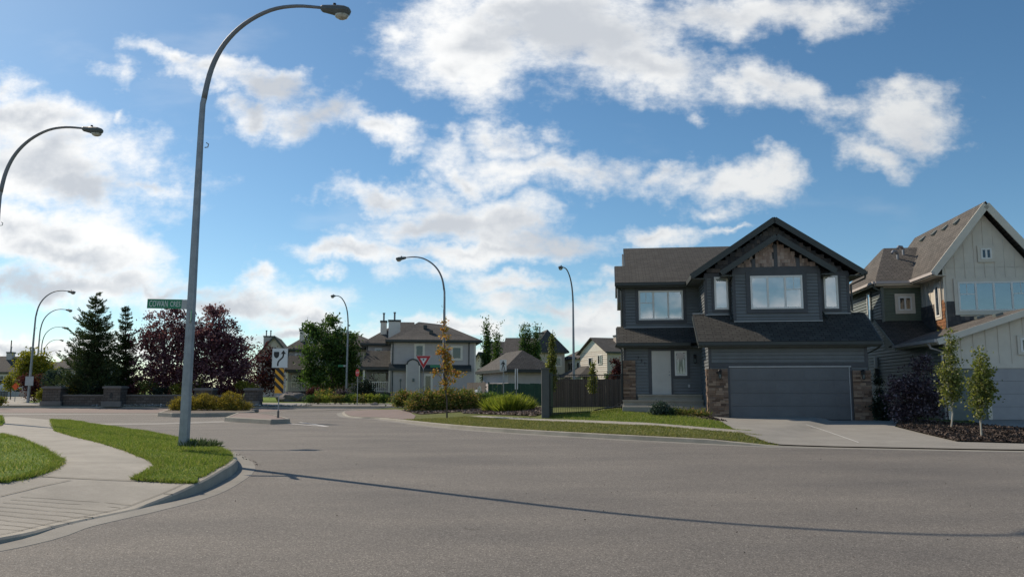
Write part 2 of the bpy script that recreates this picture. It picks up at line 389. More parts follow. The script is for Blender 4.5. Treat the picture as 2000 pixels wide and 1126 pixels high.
def shingle(name, a, b, d):
    t = NT(name); tc = t.n('ShaderNodeTexCoord')
    br = t.n('ShaderNodeTexBrick', {'Vector': tc.outputs['UV'], 'Color1': (*a, 1), 'Color2': (*b, 1), 'Mortar': (*d, 1), 'Scale': 1.0, 'Mortar Size': .016, 'Mortar Smooth': .3, 'Bias': -.1, 'Brick Width': .32, 'Row Height': .16}, offset=.37)
    n = t.noise(tc.outputs['Object'], 1.1, 6, .65); f = t.noise(tc.outputs['Object'], 55, 3)
    c = t.mix(1.0, br.outputs['Color'], t.ramp(n, [(.3, (.8,)*3), (.7, (1.2,)*3)]), 'MULTIPLY')
    c = t.mix(.5, c, t.ramp(f, [(.3, (.6,)*3), (.7, (1.35,)*3)]), 'MULTIPLY')
    t.base(c); t.set(Roughness=.95)
    # each course laps the one below: height falls up the slope inside every row
    sp = t.n('ShaderNodeSeparateXYZ', {0: tc.outputs['UV']})
    fr = t.n('ShaderNodeMath', {0: t.n('ShaderNodeMath', {0: sp.outputs[1], 1: 1/.16}, operation='MULTIPLY').outputs[0]}, operation='FRACT')
    h = t.n('ShaderNodeMath', {0: 1.0, 1: fr.outputs[0]}, operation='SUBTRACT'); h2 = t.n('ShaderNodeMath', {0: h.outputs[0], 1: br.outputs['Fac']}, operation='SUBTRACT')
    t.bump(h2.outputs[0], .7, .012); return t.m
def pavers():
    t = NT('red_pavers'); v = t.coords()
    br = t.n('ShaderNodeTexBrick', {'Vector': v, 'Color1': (.235, .17, .145, 1), 'Color2': (.20, .15, .13, 1), 'Mortar': (.16, .13, .115, 1), 'Scale': 1.0, 'Mortar Size': .006, 'Brick Width': .22, 'Row Height': .11})
    t.base(t.mix(.5, br.outputs['Color'], t.ramp(t.noise(v, .8, 6), [(.3, (.75,)*3), (.7, (1.2, 1.2, 1.25))]), 'MULTIPLY')); t.set(Roughness=.9); return t.m
def blockwall(name, a, b, d, w, h):
    t = NT(name); tc = t.n('ShaderNodeTexCoord'); sp = t.n('ShaderNodeSeparateXYZ', {0: tc.outputs['Object']})
    sm = t.n('ShaderNodeMath', {0: sp.outputs[0], 1: sp.outputs[1]}, operation='ADD'); cb = t.n('ShaderNodeCombineXYZ', {0: sm.outputs[0], 1: sp.outputs[2]})
    br = t.n('ShaderNodeTexBrick', {'Vector': cb.outputs[0], 'Color1': (*a, 1), 'Color2': (*b, 1), 'Mortar': (*d, 1), 'Scale': 1.0, 'Mortar Size': .012, 'Brick Width': w, 'Row Height': h})
    n = t.noise(tc.outputs['Object'], 14, 5); t.base(t.mix(.5, br.outputs['Color'], t.ramp(n, [(.3, (.6,)*3), (.7, (1.2,)*3)]), 'MULTIPLY'))
    t.set(Roughness=.95); t.bump(t.n('ShaderNodeMath', {0: n, 1: br.outputs['Fac']}, operation='SUBTRACT').outputs[0], .8, .02); return t.m
def wood(name, a, b):
    t = NT(name); g = t.n('ShaderNodeNewGeometry'); n = t.noise(t.coords('Object', (14, 14, .7)), 2, 5)
    c = t.mix(.5, t.ramp(g.outputs['Random Per Island'], [(0, a), (1, b)]), t.ramp(n, [(.3, (.55,)*3), (.7, (1.2,)*3)]), 'MULTIPLY'); t.base(c); t.set(Roughness=.85); return t.m
def glass(name, tint=(.85, .9, .92), refl=.22):
    t = NT(name)
    tr = t.n('ShaderNodeBsdfTransparent', {'Color': (*tint, 1)}); gl = t.n('ShaderNodeBsdfGlossy', {'Roughness': .015, 'Color': (.95, .97, 1, 1)})
    lw = t.n('ShaderNodeFresnel', {'IOR': 1.52}); f = t.n('ShaderNodeMath', {0: lw.outputs[0], 1: refl}, operation='ADD', use_clamp=True)
    m = t.n('ShaderNodeMixShader', {0: f.outputs[0], 1: tr.outputs[0], 2: gl.outputs[0]}); t.L.new(m.outputs[0], t.out.inputs[0]); return t.m

M = dict(
 asphalt=asphalt(), concrete=concrete('concrete', (.335, .308, .262), .22), kerb=concrete('kerb_concrete', (.35, .32, .265), .25), drive=concrete('driveway_concrete', (.29, .272, .24), .16),
 gutter=concrete('gutter_concrete', (.25, .235, .205), .25), turf=turf('turf', (.08, .13, .022), (.16, .24, .04), (.26, .26, .08)), dryturf=turf('dry_turf', (.075, .095, .028), (.15, .17, .055), (.24, .215, .10)),
 soil=concrete('soil', (.10, .075, .055), .3), pavers=pavers(), roof=shingle('roof_shingles', (.042, .040, .036), (.070, .066, .058), (.010, .009, .008)),
 roof_light=shingle('neighbour_shingles', (.098, .087, .076), (.145, .128, .112), (.03, .027, .025)), roof_grey=shingle('grey_shingles', (.075, .068, .062), (.108, .098, .088), (.03, .027, .025)),
 slate=paint('slate_siding', (.128, .140, .148), .55, .16, 1.3), trim=paint('slate_trim', (.066, .070, .080), .6), fascia=paint('dark_fascia', (.036, .043, .042), .5), soffit=paint('soffit_grey', (.10, .11, .105), .6),
 white=paint('white_trim', (.74, .73, .70), .5, .05), door=paint('door_white', (.52, .51, .48), .5, .06), gdoor=paint('garage_door_paint', (.112, .122, .136), .5, .14, 1.1), blind=paint('window_blinds', (.66, .70, .70), .8, .05), shade_blind=paint('dim_blinds', (.13, .15, .165), .8, .45, 1.6),
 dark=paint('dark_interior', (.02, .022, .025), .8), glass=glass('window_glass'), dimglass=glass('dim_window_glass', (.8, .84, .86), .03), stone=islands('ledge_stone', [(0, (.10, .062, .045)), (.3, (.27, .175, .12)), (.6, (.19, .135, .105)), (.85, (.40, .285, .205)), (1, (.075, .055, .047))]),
 shake=islands('cedar_shakes', [(0, (.30, .21, .17)), (.5, (.42, .31, .26)), (.85, (.50, .39, .33)), (1, (.12, .09, .08))], .9, .4), orange=islands('orange_shakes', [(0, (.22, .09, .035)), (.5, (.33, .145, .06)), (1, (.15, .065, .03))], .9, .4),
 darkshake=islands('dark_shakes', [(0, (.075, .072, .075)), (.8, (.12, .112, .108)), (1, (.20, .16, .14))], .9, .4),
 green=paint('green_siding', (.105, .135, .098), .6), greyside=paint('grey_green_siding', (.135, .162, .155), .55), mutedwhite=paint('muted_white', (.34, .335, .345), .6, .06), cream=paint('cream_board', (.64, .59, .51), .6, .06), grey=paint('grey_siding', (.50, .455, .435), .65, .05),
 beige=paint('beige_siding', (.52, .45, .38), .65, .06), offwhite=paint('off_white_siding', (.74, .68, .60), .6, .05), galv=paint('galvanised_steel', (.30, .31, .33), .5, .16, 6, .35), darkgalv=paint('weathered_steel', (.20, .205, .225), .55, .15, 5, .3),
 lumgrey=paint('luminaire_grey', (.10, .11, .115), .45, .12, 8), lens=glass('lamp_lens', (.9, .86, .75), .2), lensin=paint('lamp_reflector', (.42, .40, .36), .12, .5, 14), black=paint('black_paint', (.012, .013, .016), .5), iron=paint('black_iron', (.012, .013, .014), .45),
 signwhite=paint('sign_white', (.72, .73, .73), .45, .04), signback=paint('sign_back', (.42, .43, .44), .5, .08), signgreen=paint('sign_green', (.012, .20, .10), .45, .05), yellow=paint('sign_yellow', (.80, .36, .012), .45, .05), red=paint('sign_red', (.42, .012, .02), .45, .05),
 orangesign=paint('sign_orange', (.75, .10, .01), .5), greenfence=paint('green_fence', (.02, .075, .05), .65), plank=wood('fence_planks', (.10, .078, .07), (.165, .13, .115)), shadefence=wood('shade_dark_fence_planks', (.055, .047, .043), (.085, .072, .065)), fencegrey=paint('fence_grey', (.10, .10, .095), .8),
 block=blockwall('split_block', (.12, .092, .075), (.17, .135, .112), (.045, .036, .03), .42, .2), cap=concrete('cap_stone', (.22, .19, .17), .2), rock=paint('boulder', (.17, .155, .145), .95, .3, 4, 0, .8, 12), pebble=islands('pebbles', [(0, (.14, .10, .08)), (.6, (.22, .15, .12)), (1, (.40, .34, .30))]),
 mulch=islands('bark_mulch', [(0, (.035, .022, .017)), (.6, (.075, .048, .036)), (1, (.15, .105, .08))]), bark=wood('bark', (.075, .058, .045), (.11, .085, .065)), palebark=wood('pale_bark', (.42, .38, .31), (.5, .46, .38)),
 linewhite=paint('road_paint', (.62, .61, .58), .8, .25, 9), joint=paint('joint_dark', (.11, .10, .075), .95, .3, 9), pale=concrete('pale_concrete', (.29, .272, .245), .1), carwhite=paint('car_white', (.7, .7, .7), .25, .03), rubber=paint('rubber', (.015, .015, .015), .8),
)

# ------------------------------------------------------------------ the ground: road, kerbs, pavements, lawns
def flatsheet(name, pts, z, mat):
    b = MB(); b.face([(p[0], p[1], z) for p in pts]); o = b.build(name, mat); o['kind'] = 'structure'; return o
flatsheet('ground', [(-900, -400), (900, -400), (900, 1600), (-900, 1600)], -.06, M['turf'])
flatsheet('road', [(-140, -30), (60, -30), (60, 24), (-2, 47), (-2, 72), (-140, 90)], 0.0, M['asphalt'])

# near left corner: kerb foot in order from the ramp round the nose and along the cross street
lf = [(-11, -6, 0), (-7.4, 3, 0), (-5.9, 6, 0), G(0, 1063), G(130, 1026), G(270, 995), G(380, 966), G(438, 938), G(461, 921), G(464, 908), G(450, 893), G(405, 876), G(300, 853), G(200, 836), G(90, 820), (-27, 33.2, 0), (-46, 36, 0)]
lh = [.07, .07, .07, .06, .022, .016, .14, .19, .19, .18, .16, .15, .15, .13, .04, .03, .1]
LF = smooth_line([(p[0], p[1]) for p in lf], 5); LH = np.interp(np.arange(len(LF)), np.arange(len(lh))*5, lh)
def zleft(x, y):
    d, h = polydist(LF, LH, x, y); return h+(.30-h)*sstep(0, 2.6, d-.15)
# right side: kerb foot from the paved nose past the lawn to the driveways
rf = [(-10.2, 53, 0), (-10.4, 49.5, 0), G(676, 813), G(700, 816), G(740, 818), G(800, 826), G(900, 837.5), G(1040, 847.5), G(1150, 854), G(1240, 859), G(1380, 866), G(1500, 871.5), G(1620, 874), G(1800, 877.5), G(2000, 881), (18, 18.5, 0), (30, 16, 0), (60, 9, 0)]
rh = [.1, .1, .06, .06, .08, .12, .14, .14, .14, .14, .13, .035, .007, .007, .007, .007, .12, .12]
RF = smooth_line([(p[0], p[1]) for p in rf], 5); RH = np.interp(np.arange(len(RF)), np.arange(len(rh))*5, rh)
def zright(x, y):
    d, h = polydist(RF, RH, x, y)
    k = float(np.interp(x, [-6, 1.5, 4.6, 8.6], [.02, .038, .058, .021])); z = h+min(k*max(d-.3, 0), .62); s = sstep(36, 42, y)
    return z*(1-s)+min(z, .42)*s
FZ = .16    # far side of the cross street
def kerb(name, line, h, side, w=.15, gut=.31, gz=.004):
    """side=+1: land lies to the left of the line's direction"""
    b = MB(); n = len(line); ins = offset(line, side*.022); top = offset(line, side*.05); bk = offset(line, side*w); bk2 = offset(line, side*(w+.02))
    z0 = [-.02]*n; a = [max(x-.02, .004) for x in h]; t = list(h)
    strip(b, line, ins, z0, a); strip(b, ins, top, a, t); strip(b, top, bk, t, t); strip(b, bk, bk2, t, [x-.06 for x in t])
    o = b.build(name, M['kerb']); o['kind'] = 'structure'
    if gut:
        g = MB(); o1 = offset(line, -side*gut); strip(g, line, o1, [gz+.004]*n, [gz]*n); strip(g, o1, offset(line, -side*(gut+.01)), [gz]*n, [-.01]*n)
        q = g.build('gutter', M['gutter']); q['kind'] = 'structure'
    return o
kerb('kerb', LF, LH, 1); kerb('kerb', RF, RH, 1)
LB = offset(LF, .15); RB = offset(RF, .15)
sheet('sidewalk', list(LB)+[(-30, 36.5), (-30, -6)], zleft, M['concrete'], .5)

far = [(-140, 66), (-60, 63), (-34, 62), (-24, 62.5), (-14, 61), (-6, 60.5), (2, 61), (14, 62)]
FL = smooth_line(far, 4); kerb('kerb', FL, [FZ-.02]*len(FL), 1, .2, .35)
def zfar(x, y): return FZ+.026*min(max(y-61.5, 0), 5.5)
FB = offset(FL, .2)
sheet('far_lawn', list(FB)+[(60, 64), (70, 125), (-170, 125), (-170, 70)], lambda x, y: zfar(x, y), M['turf'], 3)

def scatter(poly, n):
    xs = [p[0] for p in poly]; ys = [p[1] for p in poly]; x = RNG.uniform(min(xs), max(xs), n*4); y = RNG.uniform(min(ys), max(ys), n*4); k = inside(poly, x, y); return x[k][:n], y[k][:n]
def chips(name, poly, n, zf, size, mat, flat=.5):
    x, y = scatter(poly, n); N = len(x); z = np.array([zf(a, b) for a, b in zip(x, y)])
    A = RNG.normal(0, 1, (N, 3))*[1, 1, flat]; A /= np.linalg.norm(A, axis=1)[:, None]; B = np.cross(A, RNG.normal(0, 1, (N, 3))*[.5, .5, 1]); B /= np.linalg.norm(B, axis=1)[:, None]
    s = size*RNG.uniform(.5, 1.5, N)[:, None]; C = np.stack([x, y, z+size*.3], 1)
    V = np.stack([C-A*s-B*s*.4, C+A*s-B*s*.3, C+A*s*.8+B*s*.4, C-A*s*.9+B*s*.35], 1).reshape(-1, 3); return npmesh(name, V, 4, mat, None, kind='stuff')
# paved bands of the cross street
def patch(name, pts, zf, mat, dz, step=.6): return sheet(name, [(p[0], p[1]) for p in pts], zf, mat, step, dz)
Z0 = lambda x, y: 0.0
patch('paved_crossing', [(-64, 52), (-30, 50.5), (-22, 50), (-16, 50), (-16, 59.5), (-28, 60.5), (-64, 61)], Z0, M['pavers'], .006, 3)
patch('concrete_band', [(-64, 47.5), (-30, 46.2), (-20, 46), (-20, 47), (-30, 48.2), (-64, 50.2)], Z0, M['pale'], .008, 3)
patch('concrete_band', [G(190, 827), G(300, 826), G(470, 820.5), G(460, 824), G(300, 829), G(190, 830)], Z0, M['pale'], .008, 1)
patch('far_pavement', [p for p in offset(FL, .24)[6:26]]+[p for p in offset(FL, 5.0)[6:26]][::-1], zfar, M['pale'], .02, 1.5)
patch('far_sidewalk', [(-43.5, 64.5), (-39.5, 64.5), (-64, 112), (-72, 112)], zfar, M['concrete'], .03, 3)
# right-hand corner apron of red pavers, sidewalk, driveway, planting beds
RN = list(RB)
ap = [p for p in RN[4:26]]
patch('paved_apron', ap+[G(812, 811.5, zright), G(800, 804, zright), G(772, 799, zright), (-8, 52), (-9.4, 53)], zright, M['pavers'], .012, .8)
i0, i1 = 24, 58
_d = np.interp(RF[:, 0], [-6, -.5, 3.2, 6.5], [3.0, 3.1, 2.5, 1.7])
_T = np.gradient(RF[:, :2], axis=0); _T /= np.linalg.norm(_T, axis=1)[:, None]; _N = np.stack([-_T[:, 1], _T[:, 0]], 1)
swa, swb = (RF[:, :2]+_N*_d[:, None])[i0:i1], (RF[:, :2]+_N*(_d+.85)[:, None])[i0:i1]
patch('sidewalk', list(swa)+list(swb)[::-1], zright, M['concrete'], .022, .8)
HA = radians(7.2); LXH = (cos(HA), -sin(HA)); LYH = (sin(HA), cos(HA)); HO = (7.887, 32.0)
def hp(x, y): return (HO[0]+LXH[0]*x+LYH[0]*y, HO[1]+LXH[1]*x+LYH[1]*y)
dl = [hp(-.15, .3), hp(7.2, .3), G(1748, 834, zright), G(1800, 847, zright), G(1868, 863, zright)]
kd = [p for p in RN if p[0] > G(1520, 871)[0] and p[0] < 32][::-1]
sw_right = offset(RF, 3.0)
tail = [p for p in sw_right if 13.6 < p[0] < 31]
DRIVE = dl+list(tail)+kd+[G(1500, 865, zright), G(1455, 849, zright), G(1437, 841, zright), G(1402, 821, zright)]
patch('driveway', DRIVE, zright, M['drive'], .03, .5)
bed = [G(1868, 864, zright), G(2010, 868, zright), (16.6, 25.4), (16.2, 27.4), (15.2, 31.2), hp(7.25, 1.5), hp(7.2, -.2), G(1752, 835, zright), G(1805, 849, zright)]
patch('mulch_bed', bed, lambda x, y: zright(x, y)+.05, M['soil'], .02, .5)
bed2 = [G(900, 804, zright), G(930, 800, zright), G(960, 797, zright), G(1058, 797, zright), G(1062, 808, zright), G(1045, 812.5, zright), G(905, 807, zright)]
patch('mulch_bed', bed2, zright, M['soil'], .03, .6)
bed3 = [G(786, 802, zright), G(800, 798, zright), G(950, 795, zright), G(930, 800, zright), G(900, 804, zright), G(822, 809, zright)]
patch('mulch_bed', bed3, zright, M['soil'], .03, .6)
nd_ = [(16.7, 25.2), (16.4, 27.4), (17.6, 31.3), (24, 30.6), (26, 18.9), (18.2, 20.2)]
patch('driveway', nd_, zright, M['drive'], .034, .8)
# the lawn sheet dips under everything that is paved or bedded on it
_holes = [[tuple(p[:2]) for p in q] for q in (DRIVE, bed, bed2, bed3, nd_, list(swa)+list(swb)[::-1])]
sheet('lawn', list(RB)+[(60, 70), (-2, 70), (-6, 60)], zright, M['dryturf'], .8, 0, 'structure', _holes)
bed4 = [G(1262, 803, zright), G(1300, 811, zright), G(1360, 817, zright), G(1420, 824, zright), G(1398, 818, zright), G(1385, 812, zright), G(1330, 803, zright)]
patch('mulch_bed', bed4, zright, M['soil'], .03, .5); chips('bark_mulch', [tuple(p[:2]) for p in bed4], 1500, lambda x, y: zright(x, y)+.04, .04, M['mulch'])
# islands
def island(name, pts, h, mat, sharp=0):
    pts = [(p[0], p[1], 0) for p in pts]; ring = smooth_line(pts+[pts[0]], 4) if not sharp else np.array([np.array(pts[i])+(np.array(pts[(i+1) % len(pts)])-np.array(pts[i]))*k/5 for i in range(len(pts)) for k in range(5)]+[np.array(pts[0])]); b = MB(); n = len(ring)
    top = offset(ring, .16); strip(b, ring, offset(ring, .02), [-.02]*n, [h-.02]*n); strip(b, offset(ring, .02), offset(ring, .05), [h-.02]*n, [h]*n); strip(b, offset(ring, .05), top, [h]*n, [h]*n)
    o = b.build(name+'_kerb', M['kerb']); o['kind'] = 'structure'
    s = sheet(name, list(top)[:-1], lambda x, y: h-.012, mat, .8); return s
island('median_island', [G(438, 822.5), G(484, 825.2), G(528, 828), G(567, 826.5), G(556, 822), G(536, 817), G(500, 812.5), G(462, 812.5)], .2, M['pavers'], 1)
island('planter_island', [G(308, 812.5), G(335, 814), G(400, 814), G(470, 812.5), G(499, 810), G(490, 806.5), G(470, 804), G(330, 804.5)], .22, M['soil'], 1)
def ribbon(name, pts, w, z, mat):
    L = offset(pts, w/2); R = offset(pts, -w/2); b = MB(); zs = [z(p[0], p[1]) if callable(z) else z for p in pts]
    strip(b, R, L, zs, zs); o = b.build(name, mat); o['kind'] = 'structure'; return o
ribbon('road_marking', [G(556, 826), G(600, 829.5), G(640, 832.5)], .14, .006, M['linewhite'])
ribbon('road_marking', [G(585, 824.5), G(612, 828), G(640, 832.5)], .14, .009, M['linewhite'])
# flat dark strip drawn for the kerb line of the side road
ribbon('dark_kerb_line', smooth_line([G(560, 803), G(620, 802), G(680, 799), (-11, 58)], 4), .3, .012, M['joint'])

for ck in (((1738, 912), (1752, 915), (1764, 914), (1779, 917)), ((1380, 884), (1402, 886), (1418, 885.5)), ((690, 846), (730, 849), (776, 851), (800, 851)), ((905, 1030), (925, 1034), (938, 1033))):
    pts_ = [G(*q) for q in ck]; pts_ = [(p.x+random.gauss(0, .02), p.y+random.gauss(0, .03), 0) for p in pts_]; ribbon('road_crack', np.array(pts_), .012, .004, M['joint'])
# left corner lawn strips, joints of the pavement and tooled ramp lines
def gl(u, v): p = G(u, v, zleft); return (p[0], p[1])
ring = [(p[0], p[1]) for p in offset(LF, .17)]
us = [i for i in range(len(LF)) if i >= 32 and i <= 68]
strip_edge = [gl(100, 819), gl(104, 831), gl(112, 842), gl(150, 853), gl(200, 865), gl(255, 883), gl(300, 901), gl(312, 909), gl(290, 924), gl(264, 937)]
LAWN1 = strip_edge+[gl(385, 943)]+[ring[i] for i in us if True]
def zl2(x, y): return zleft(x, y)
left_patch = [gl(-60, 838), gl(0, 848), gl(40, 858), gl(80, 876), gl(113, 898), gl(114, 906), gl(95, 918), gl(60, 930), gl(0, 942), gl(-60, 950), (-14, 15.5), (-24, 20)]
tiny = [gl(-60, 818), gl(0, 817), gl(10, 824), gl(4, 831), gl(-60, 836)]
patch('corner_lawn', LAWN1, zl2, M['turf'], .02, .35)
patch('corner_lawn', left_patch, zl2, M['turf'], .02, .5)
patch('corner_lawn', tiny, zl2, M['turf'], .02, .7)
zj = lambda x, y: zleft(x, y)+.010
ribbon('pavement_joint', [gl(40, 928), gl(120, 932.5), gl(200, 936), gl(262, 938.5), gl(320, 941), gl(372, 943)], .035, zj, M['joint'])
for a, b_ in (((14, 850), (118, 852)), ((135, 885), (170, 886)), ((70, 868), (205, 870)), ((125, 903), (300, 904))):
    ribbon('pavement_joint', [gl(*a), gl((a[0]+b_[0])/2, (a[1]+b_[1])/2), gl(*b_)], .012, zj, M['joint'])
ribbon('pavement_joint', [gl(0, 969), gl(50, 957), gl(100, 945), gl(138, 937)], .014, zj, M['joint'])
for a, b_ in (((40, 970), (255, 986)), ((20, 975), (235, 992)), ((5, 981), (215, 1000)), ((-15, 988), (195, 1006)), ((-20, 996), (170, 1012)), ((-20, 1004), (140, 1020)), ((-20, 1013), (105, 1027)), ((-20, 1023), (75, 1032)), ((-20, 1033), (45, 1036))):
    ribbon('tooled_line', [gl(a[0]+(b_[0]-a[0])*k/4, a[1]+(b_[1]-a[1])*k/4) for k in range(5)], .012, zj, M['joint'])
kr = offset(LF, .19)[8:36]
ribbon('pavement_joint', kr, .01, lambda x, y: zleft(x, y)+.010, M['joint'])
for u, v in ((398, 960), (332, 979), (190, 1013), (452, 931)):
    p = np.array(G(u, v)[:2]); i = int(np.argmin(((LF[:, :2]-p)**2).sum(1))); a, b_ = offset(LF, -.012)[i], offset(LF, .16)[i]; h_ = LH[i]; q = MB()
    q.bar((a[0], a[1], .0), (a[0], a[1], h_-.01), .012, .012); q.bar((*offset(LF, .04)[i], h_+.001), (b_[0], b_[1], h_+.001), .014, .006); o = q.build('kerb_joint', M['joint']); o['kind'] = 'structure'
# driveway joint (pale sealant) and a crack
zd = lambda x, y: zright(x, y)+.036
def gr(u, v): p = G(u, v, lambda x, y: zright(x, y)+.036); return (p[0], p[1])
ribbon('driveway_joint', [gr(1574, 828), gr(1605, 838), gr(1640, 850), gr(1677, 863)], .035, zd, M['linewhite'])
ribbon('driveway_joint', [gr(1455, 850), gr(1520, 858), gr(1640, 865), gr(1800, 868), gr(1990, 871)], .012, zd, M['joint'])
for u, v in ((1040, 847), (1240, 858.5), (850, 832.5), (772, 822)):  # broken joints of the kerb stones
    p = G(u, v); q = G(u+4, v-11, .15); b = MB(); n = Vector((-.55, -.83, 0)); k = Vector((.83, -.55, 0))
    b.bar(Vector((p[0], p[1], .004))+n*.0, Vector((p[0], p[1], .13)), .02, .02); o = b.build('kerb_joint', M['joint']); o['kind'] = 'structure'

# blades of grass: a lawn is countless, so one object
def blades(name, poly, n, zf, h, mat, w=.006, dz=.02, lean=.5, out=()):
    xs = [p[0] for p in poly]; ys = [p[1] for p in poly]; X = []; Y = []; need = n
    while need > 0:
        x = RNG.uniform(min(xs), max(xs), n*2); y = RNG.uniform(min(ys), max(ys), n*2); k = inside(poly, x, y); x, y = x[k][:need], y[k][:need]
        X.append(x); Y.append(y); need -= len(x)
        if len(x) == 0: break
    X = np.concatenate(X); Y = np.concatenate(Y)
    for q in out: k = ~inside(q, X, Y); X, Y = X[k], Y[k]
    # heights from a coarse lookup: the ground is smooth
    gx = np.linspace(min(xs), max(xs), 28); gy = np.linspace(min(ys), max(ys), 28); GZ = np.array([[zf(a, b) for a in gx] for b in gy])
    fx = np.clip((X-gx[0])/(gx[-1]-gx[0])*27, 0, 26.999); fy = np.clip((Y-gy[0])/(gy[-1]-gy[0])*27, 0, 26.999); ix, iy = fx.astype(int), fy.astype(int); fx -= ix; fy -= iy
    Z = GZ[iy, ix]*(1-fx)*(1-fy)+GZ[iy, ix+1]*fx*(1-fy)+GZ[iy+1, ix]*(1-fx)*fy+GZ[iy+1, ix+1]*fx*fy+dz
    N = len(X); a = RNG.uniform(0, 2*pi, N); cl = .55+.9*(np.sin(X*3.1)+np.sin(Y*2.3+X)+2)/4
    H = h*RNG.uniform(.45, 1.25, N)*cl; B = np.stack([X, Y, Z], 1); S = np.stack([np.cos(a), np.sin(a), 0*a], 1)*w*RNG.uniform(.7, 1.4, N)[:, None]
    T = B+np.stack([RNG.normal(0, lean, N)*H, RNG.normal(0, lean, N)*H, H], 1)
    V = np.stack([B-S, B+S, T], 1).reshape(-1, 3); return npmesh(name, V, 3, mat, None, kind='stuff')
GRASS = leafmat('grass_blades', [(0, (.10, .155, .02)), (.45, (.185, .26, .035)), (.8, (.29, .33, .07)), (1, (.48, .42, .17))], .45)
DRYG = leafmat('dry_grass_blades', [(0, (.13, .15, .035)), (.5, (.22, .24, .065)), (1, (.40, .34, .15))], .4)
blades('grass', LAWN1, 60000, zl2, .047, GRASS, .0055)
blades('grass', left_patch, 26000, zl2, .05, GRASS, .0065)
blades('grass', tiny, 3000, zl2, .09, GRASS, .009)
verge = [p for p in offset(RF, .17)[24:57]]+list(swa[:33])[::-1]
verge = verge[:33]+verge[33:]
blades('grass', [tuple(p) for p in verge], 30000, zright, .055, DRYG, .012, .0, .5, _holes)
lawnp = list(swb[10:32])+[hp(-.3, -.2), hp(-3.6, 2.6), (2.2, 35.2), (1.3, 34)]
blades('grass', [tuple(p) for p in lawnp], 30000, zright, .06, GRASS, .012, .0, .5, _holes)
def fringe(name, line, n, zf, h, mat, w, out=.05):
    L = np.array([p[:2] for p in line]); s = RNG.uniform(0, len(L)-1.001, n); i = s.astype(int); f = (s-i)[:, None]; P = L[i]*(1-f)+L[i+1]*f; T = L[i+1]-L[i]; T /= np.linalg.norm(T, axis=1)[:, None]; Nn = np.stack([-T[:, 1], T[:, 0]], 1)
    P = P+Nn*RNG.normal(0, out, n)[:, None]; Z = np.array([zf(a, b) for a, b in P])+.005; a = RNG.uniform(0, 2*pi, n); S = np.stack([np.cos(a), np.sin(a), 0*a], 1)*w; B = np.column_stack([P, Z]); H_ = h*RNG.uniform(.3, 1.2, n)
    Tp = B+np.stack([RNG.normal(0, .7, n)*H_, RNG.normal(0, .7, n)*H_, H_], 1); return npmesh(name, np.stack([B-S, B+S, Tp], 1).reshape(-1, 3), 3, mat, None, kind='stuff')
def dense(pts, k=8): return [np.array(pts[i][:2])+(np.array(pts[i+1][:2])-np.array(pts[i][:2]))*j/k for i in range(len(pts)-1) for j in range(k)]+[np.array(pts[-1][:2])]
fringe('grass', dense(strip_edge+[gl(385, 943)]), 9000, zl2, .06, GRASS, .006, .035); fringe('grass', [ring[i] for i in us], 7000, zl2, .06, GRASS, .006, .03)
fringe('grass', dense(left_patch[1:9]), 7000, zl2, .06, GRASS, .007, .04)
fringe('grass', [tuple(p) for p in offset(RF, .17)[24:53]], 6000, zright, .05, DRYG, .012, .04); fringe('grass', [tuple(p) for p in swa[:29]], 4000, zright, .05, DRYG, .012, .05); fringe('grass', [tuple(p) for p in swb[:27]], 4000, zright, .05, GRASS, .012, .05)
fl = [(-17, 62.8), (-7.5, 62.8), (-9, 68), (-17, 68)]
chips('bark_mulch', [tuple(p[:2]) for p in bed], 9000, lambda x, y: zright(x, y)+.075, .05, M['mulch'])
chips('pebble_mulch', [tuple(p[:2]) for p in bed2], 4500, lambda x, y: zright(x, y)+.035, .06, M['pebble'])
chips('pebble_mulch', [tuple(p[:2]) for p in bed3], 2500, lambda x, y: zright(x, y)+.035, .06, M['pebble'])
chips('leaf_litter', [G(452, 886), G(470, 888), G(490, 896), G(508, 906), G(514, 916), G(500, 910), G(486, 901), G(468, 893)], 260, lambda x, y: .012, .014, M['mulch'], .3)
chips('road_grit', [(-5, 5), (7, 4.5), (14, 17), (2, 22), (-5, 17)], 420, lambda x, y: .003, .009, M['mulch'], .4)
chips('white_pebbles', [(-32.5, 62.2), (-15.5, 61.6), (-15.5, 62.6), (-32.5, 63.0)], 900, lambda x, y: FZ+.03, .09, islands('white_stones', [(0, (.3, .28, .26)), (1, (.6, .58, .54))]))

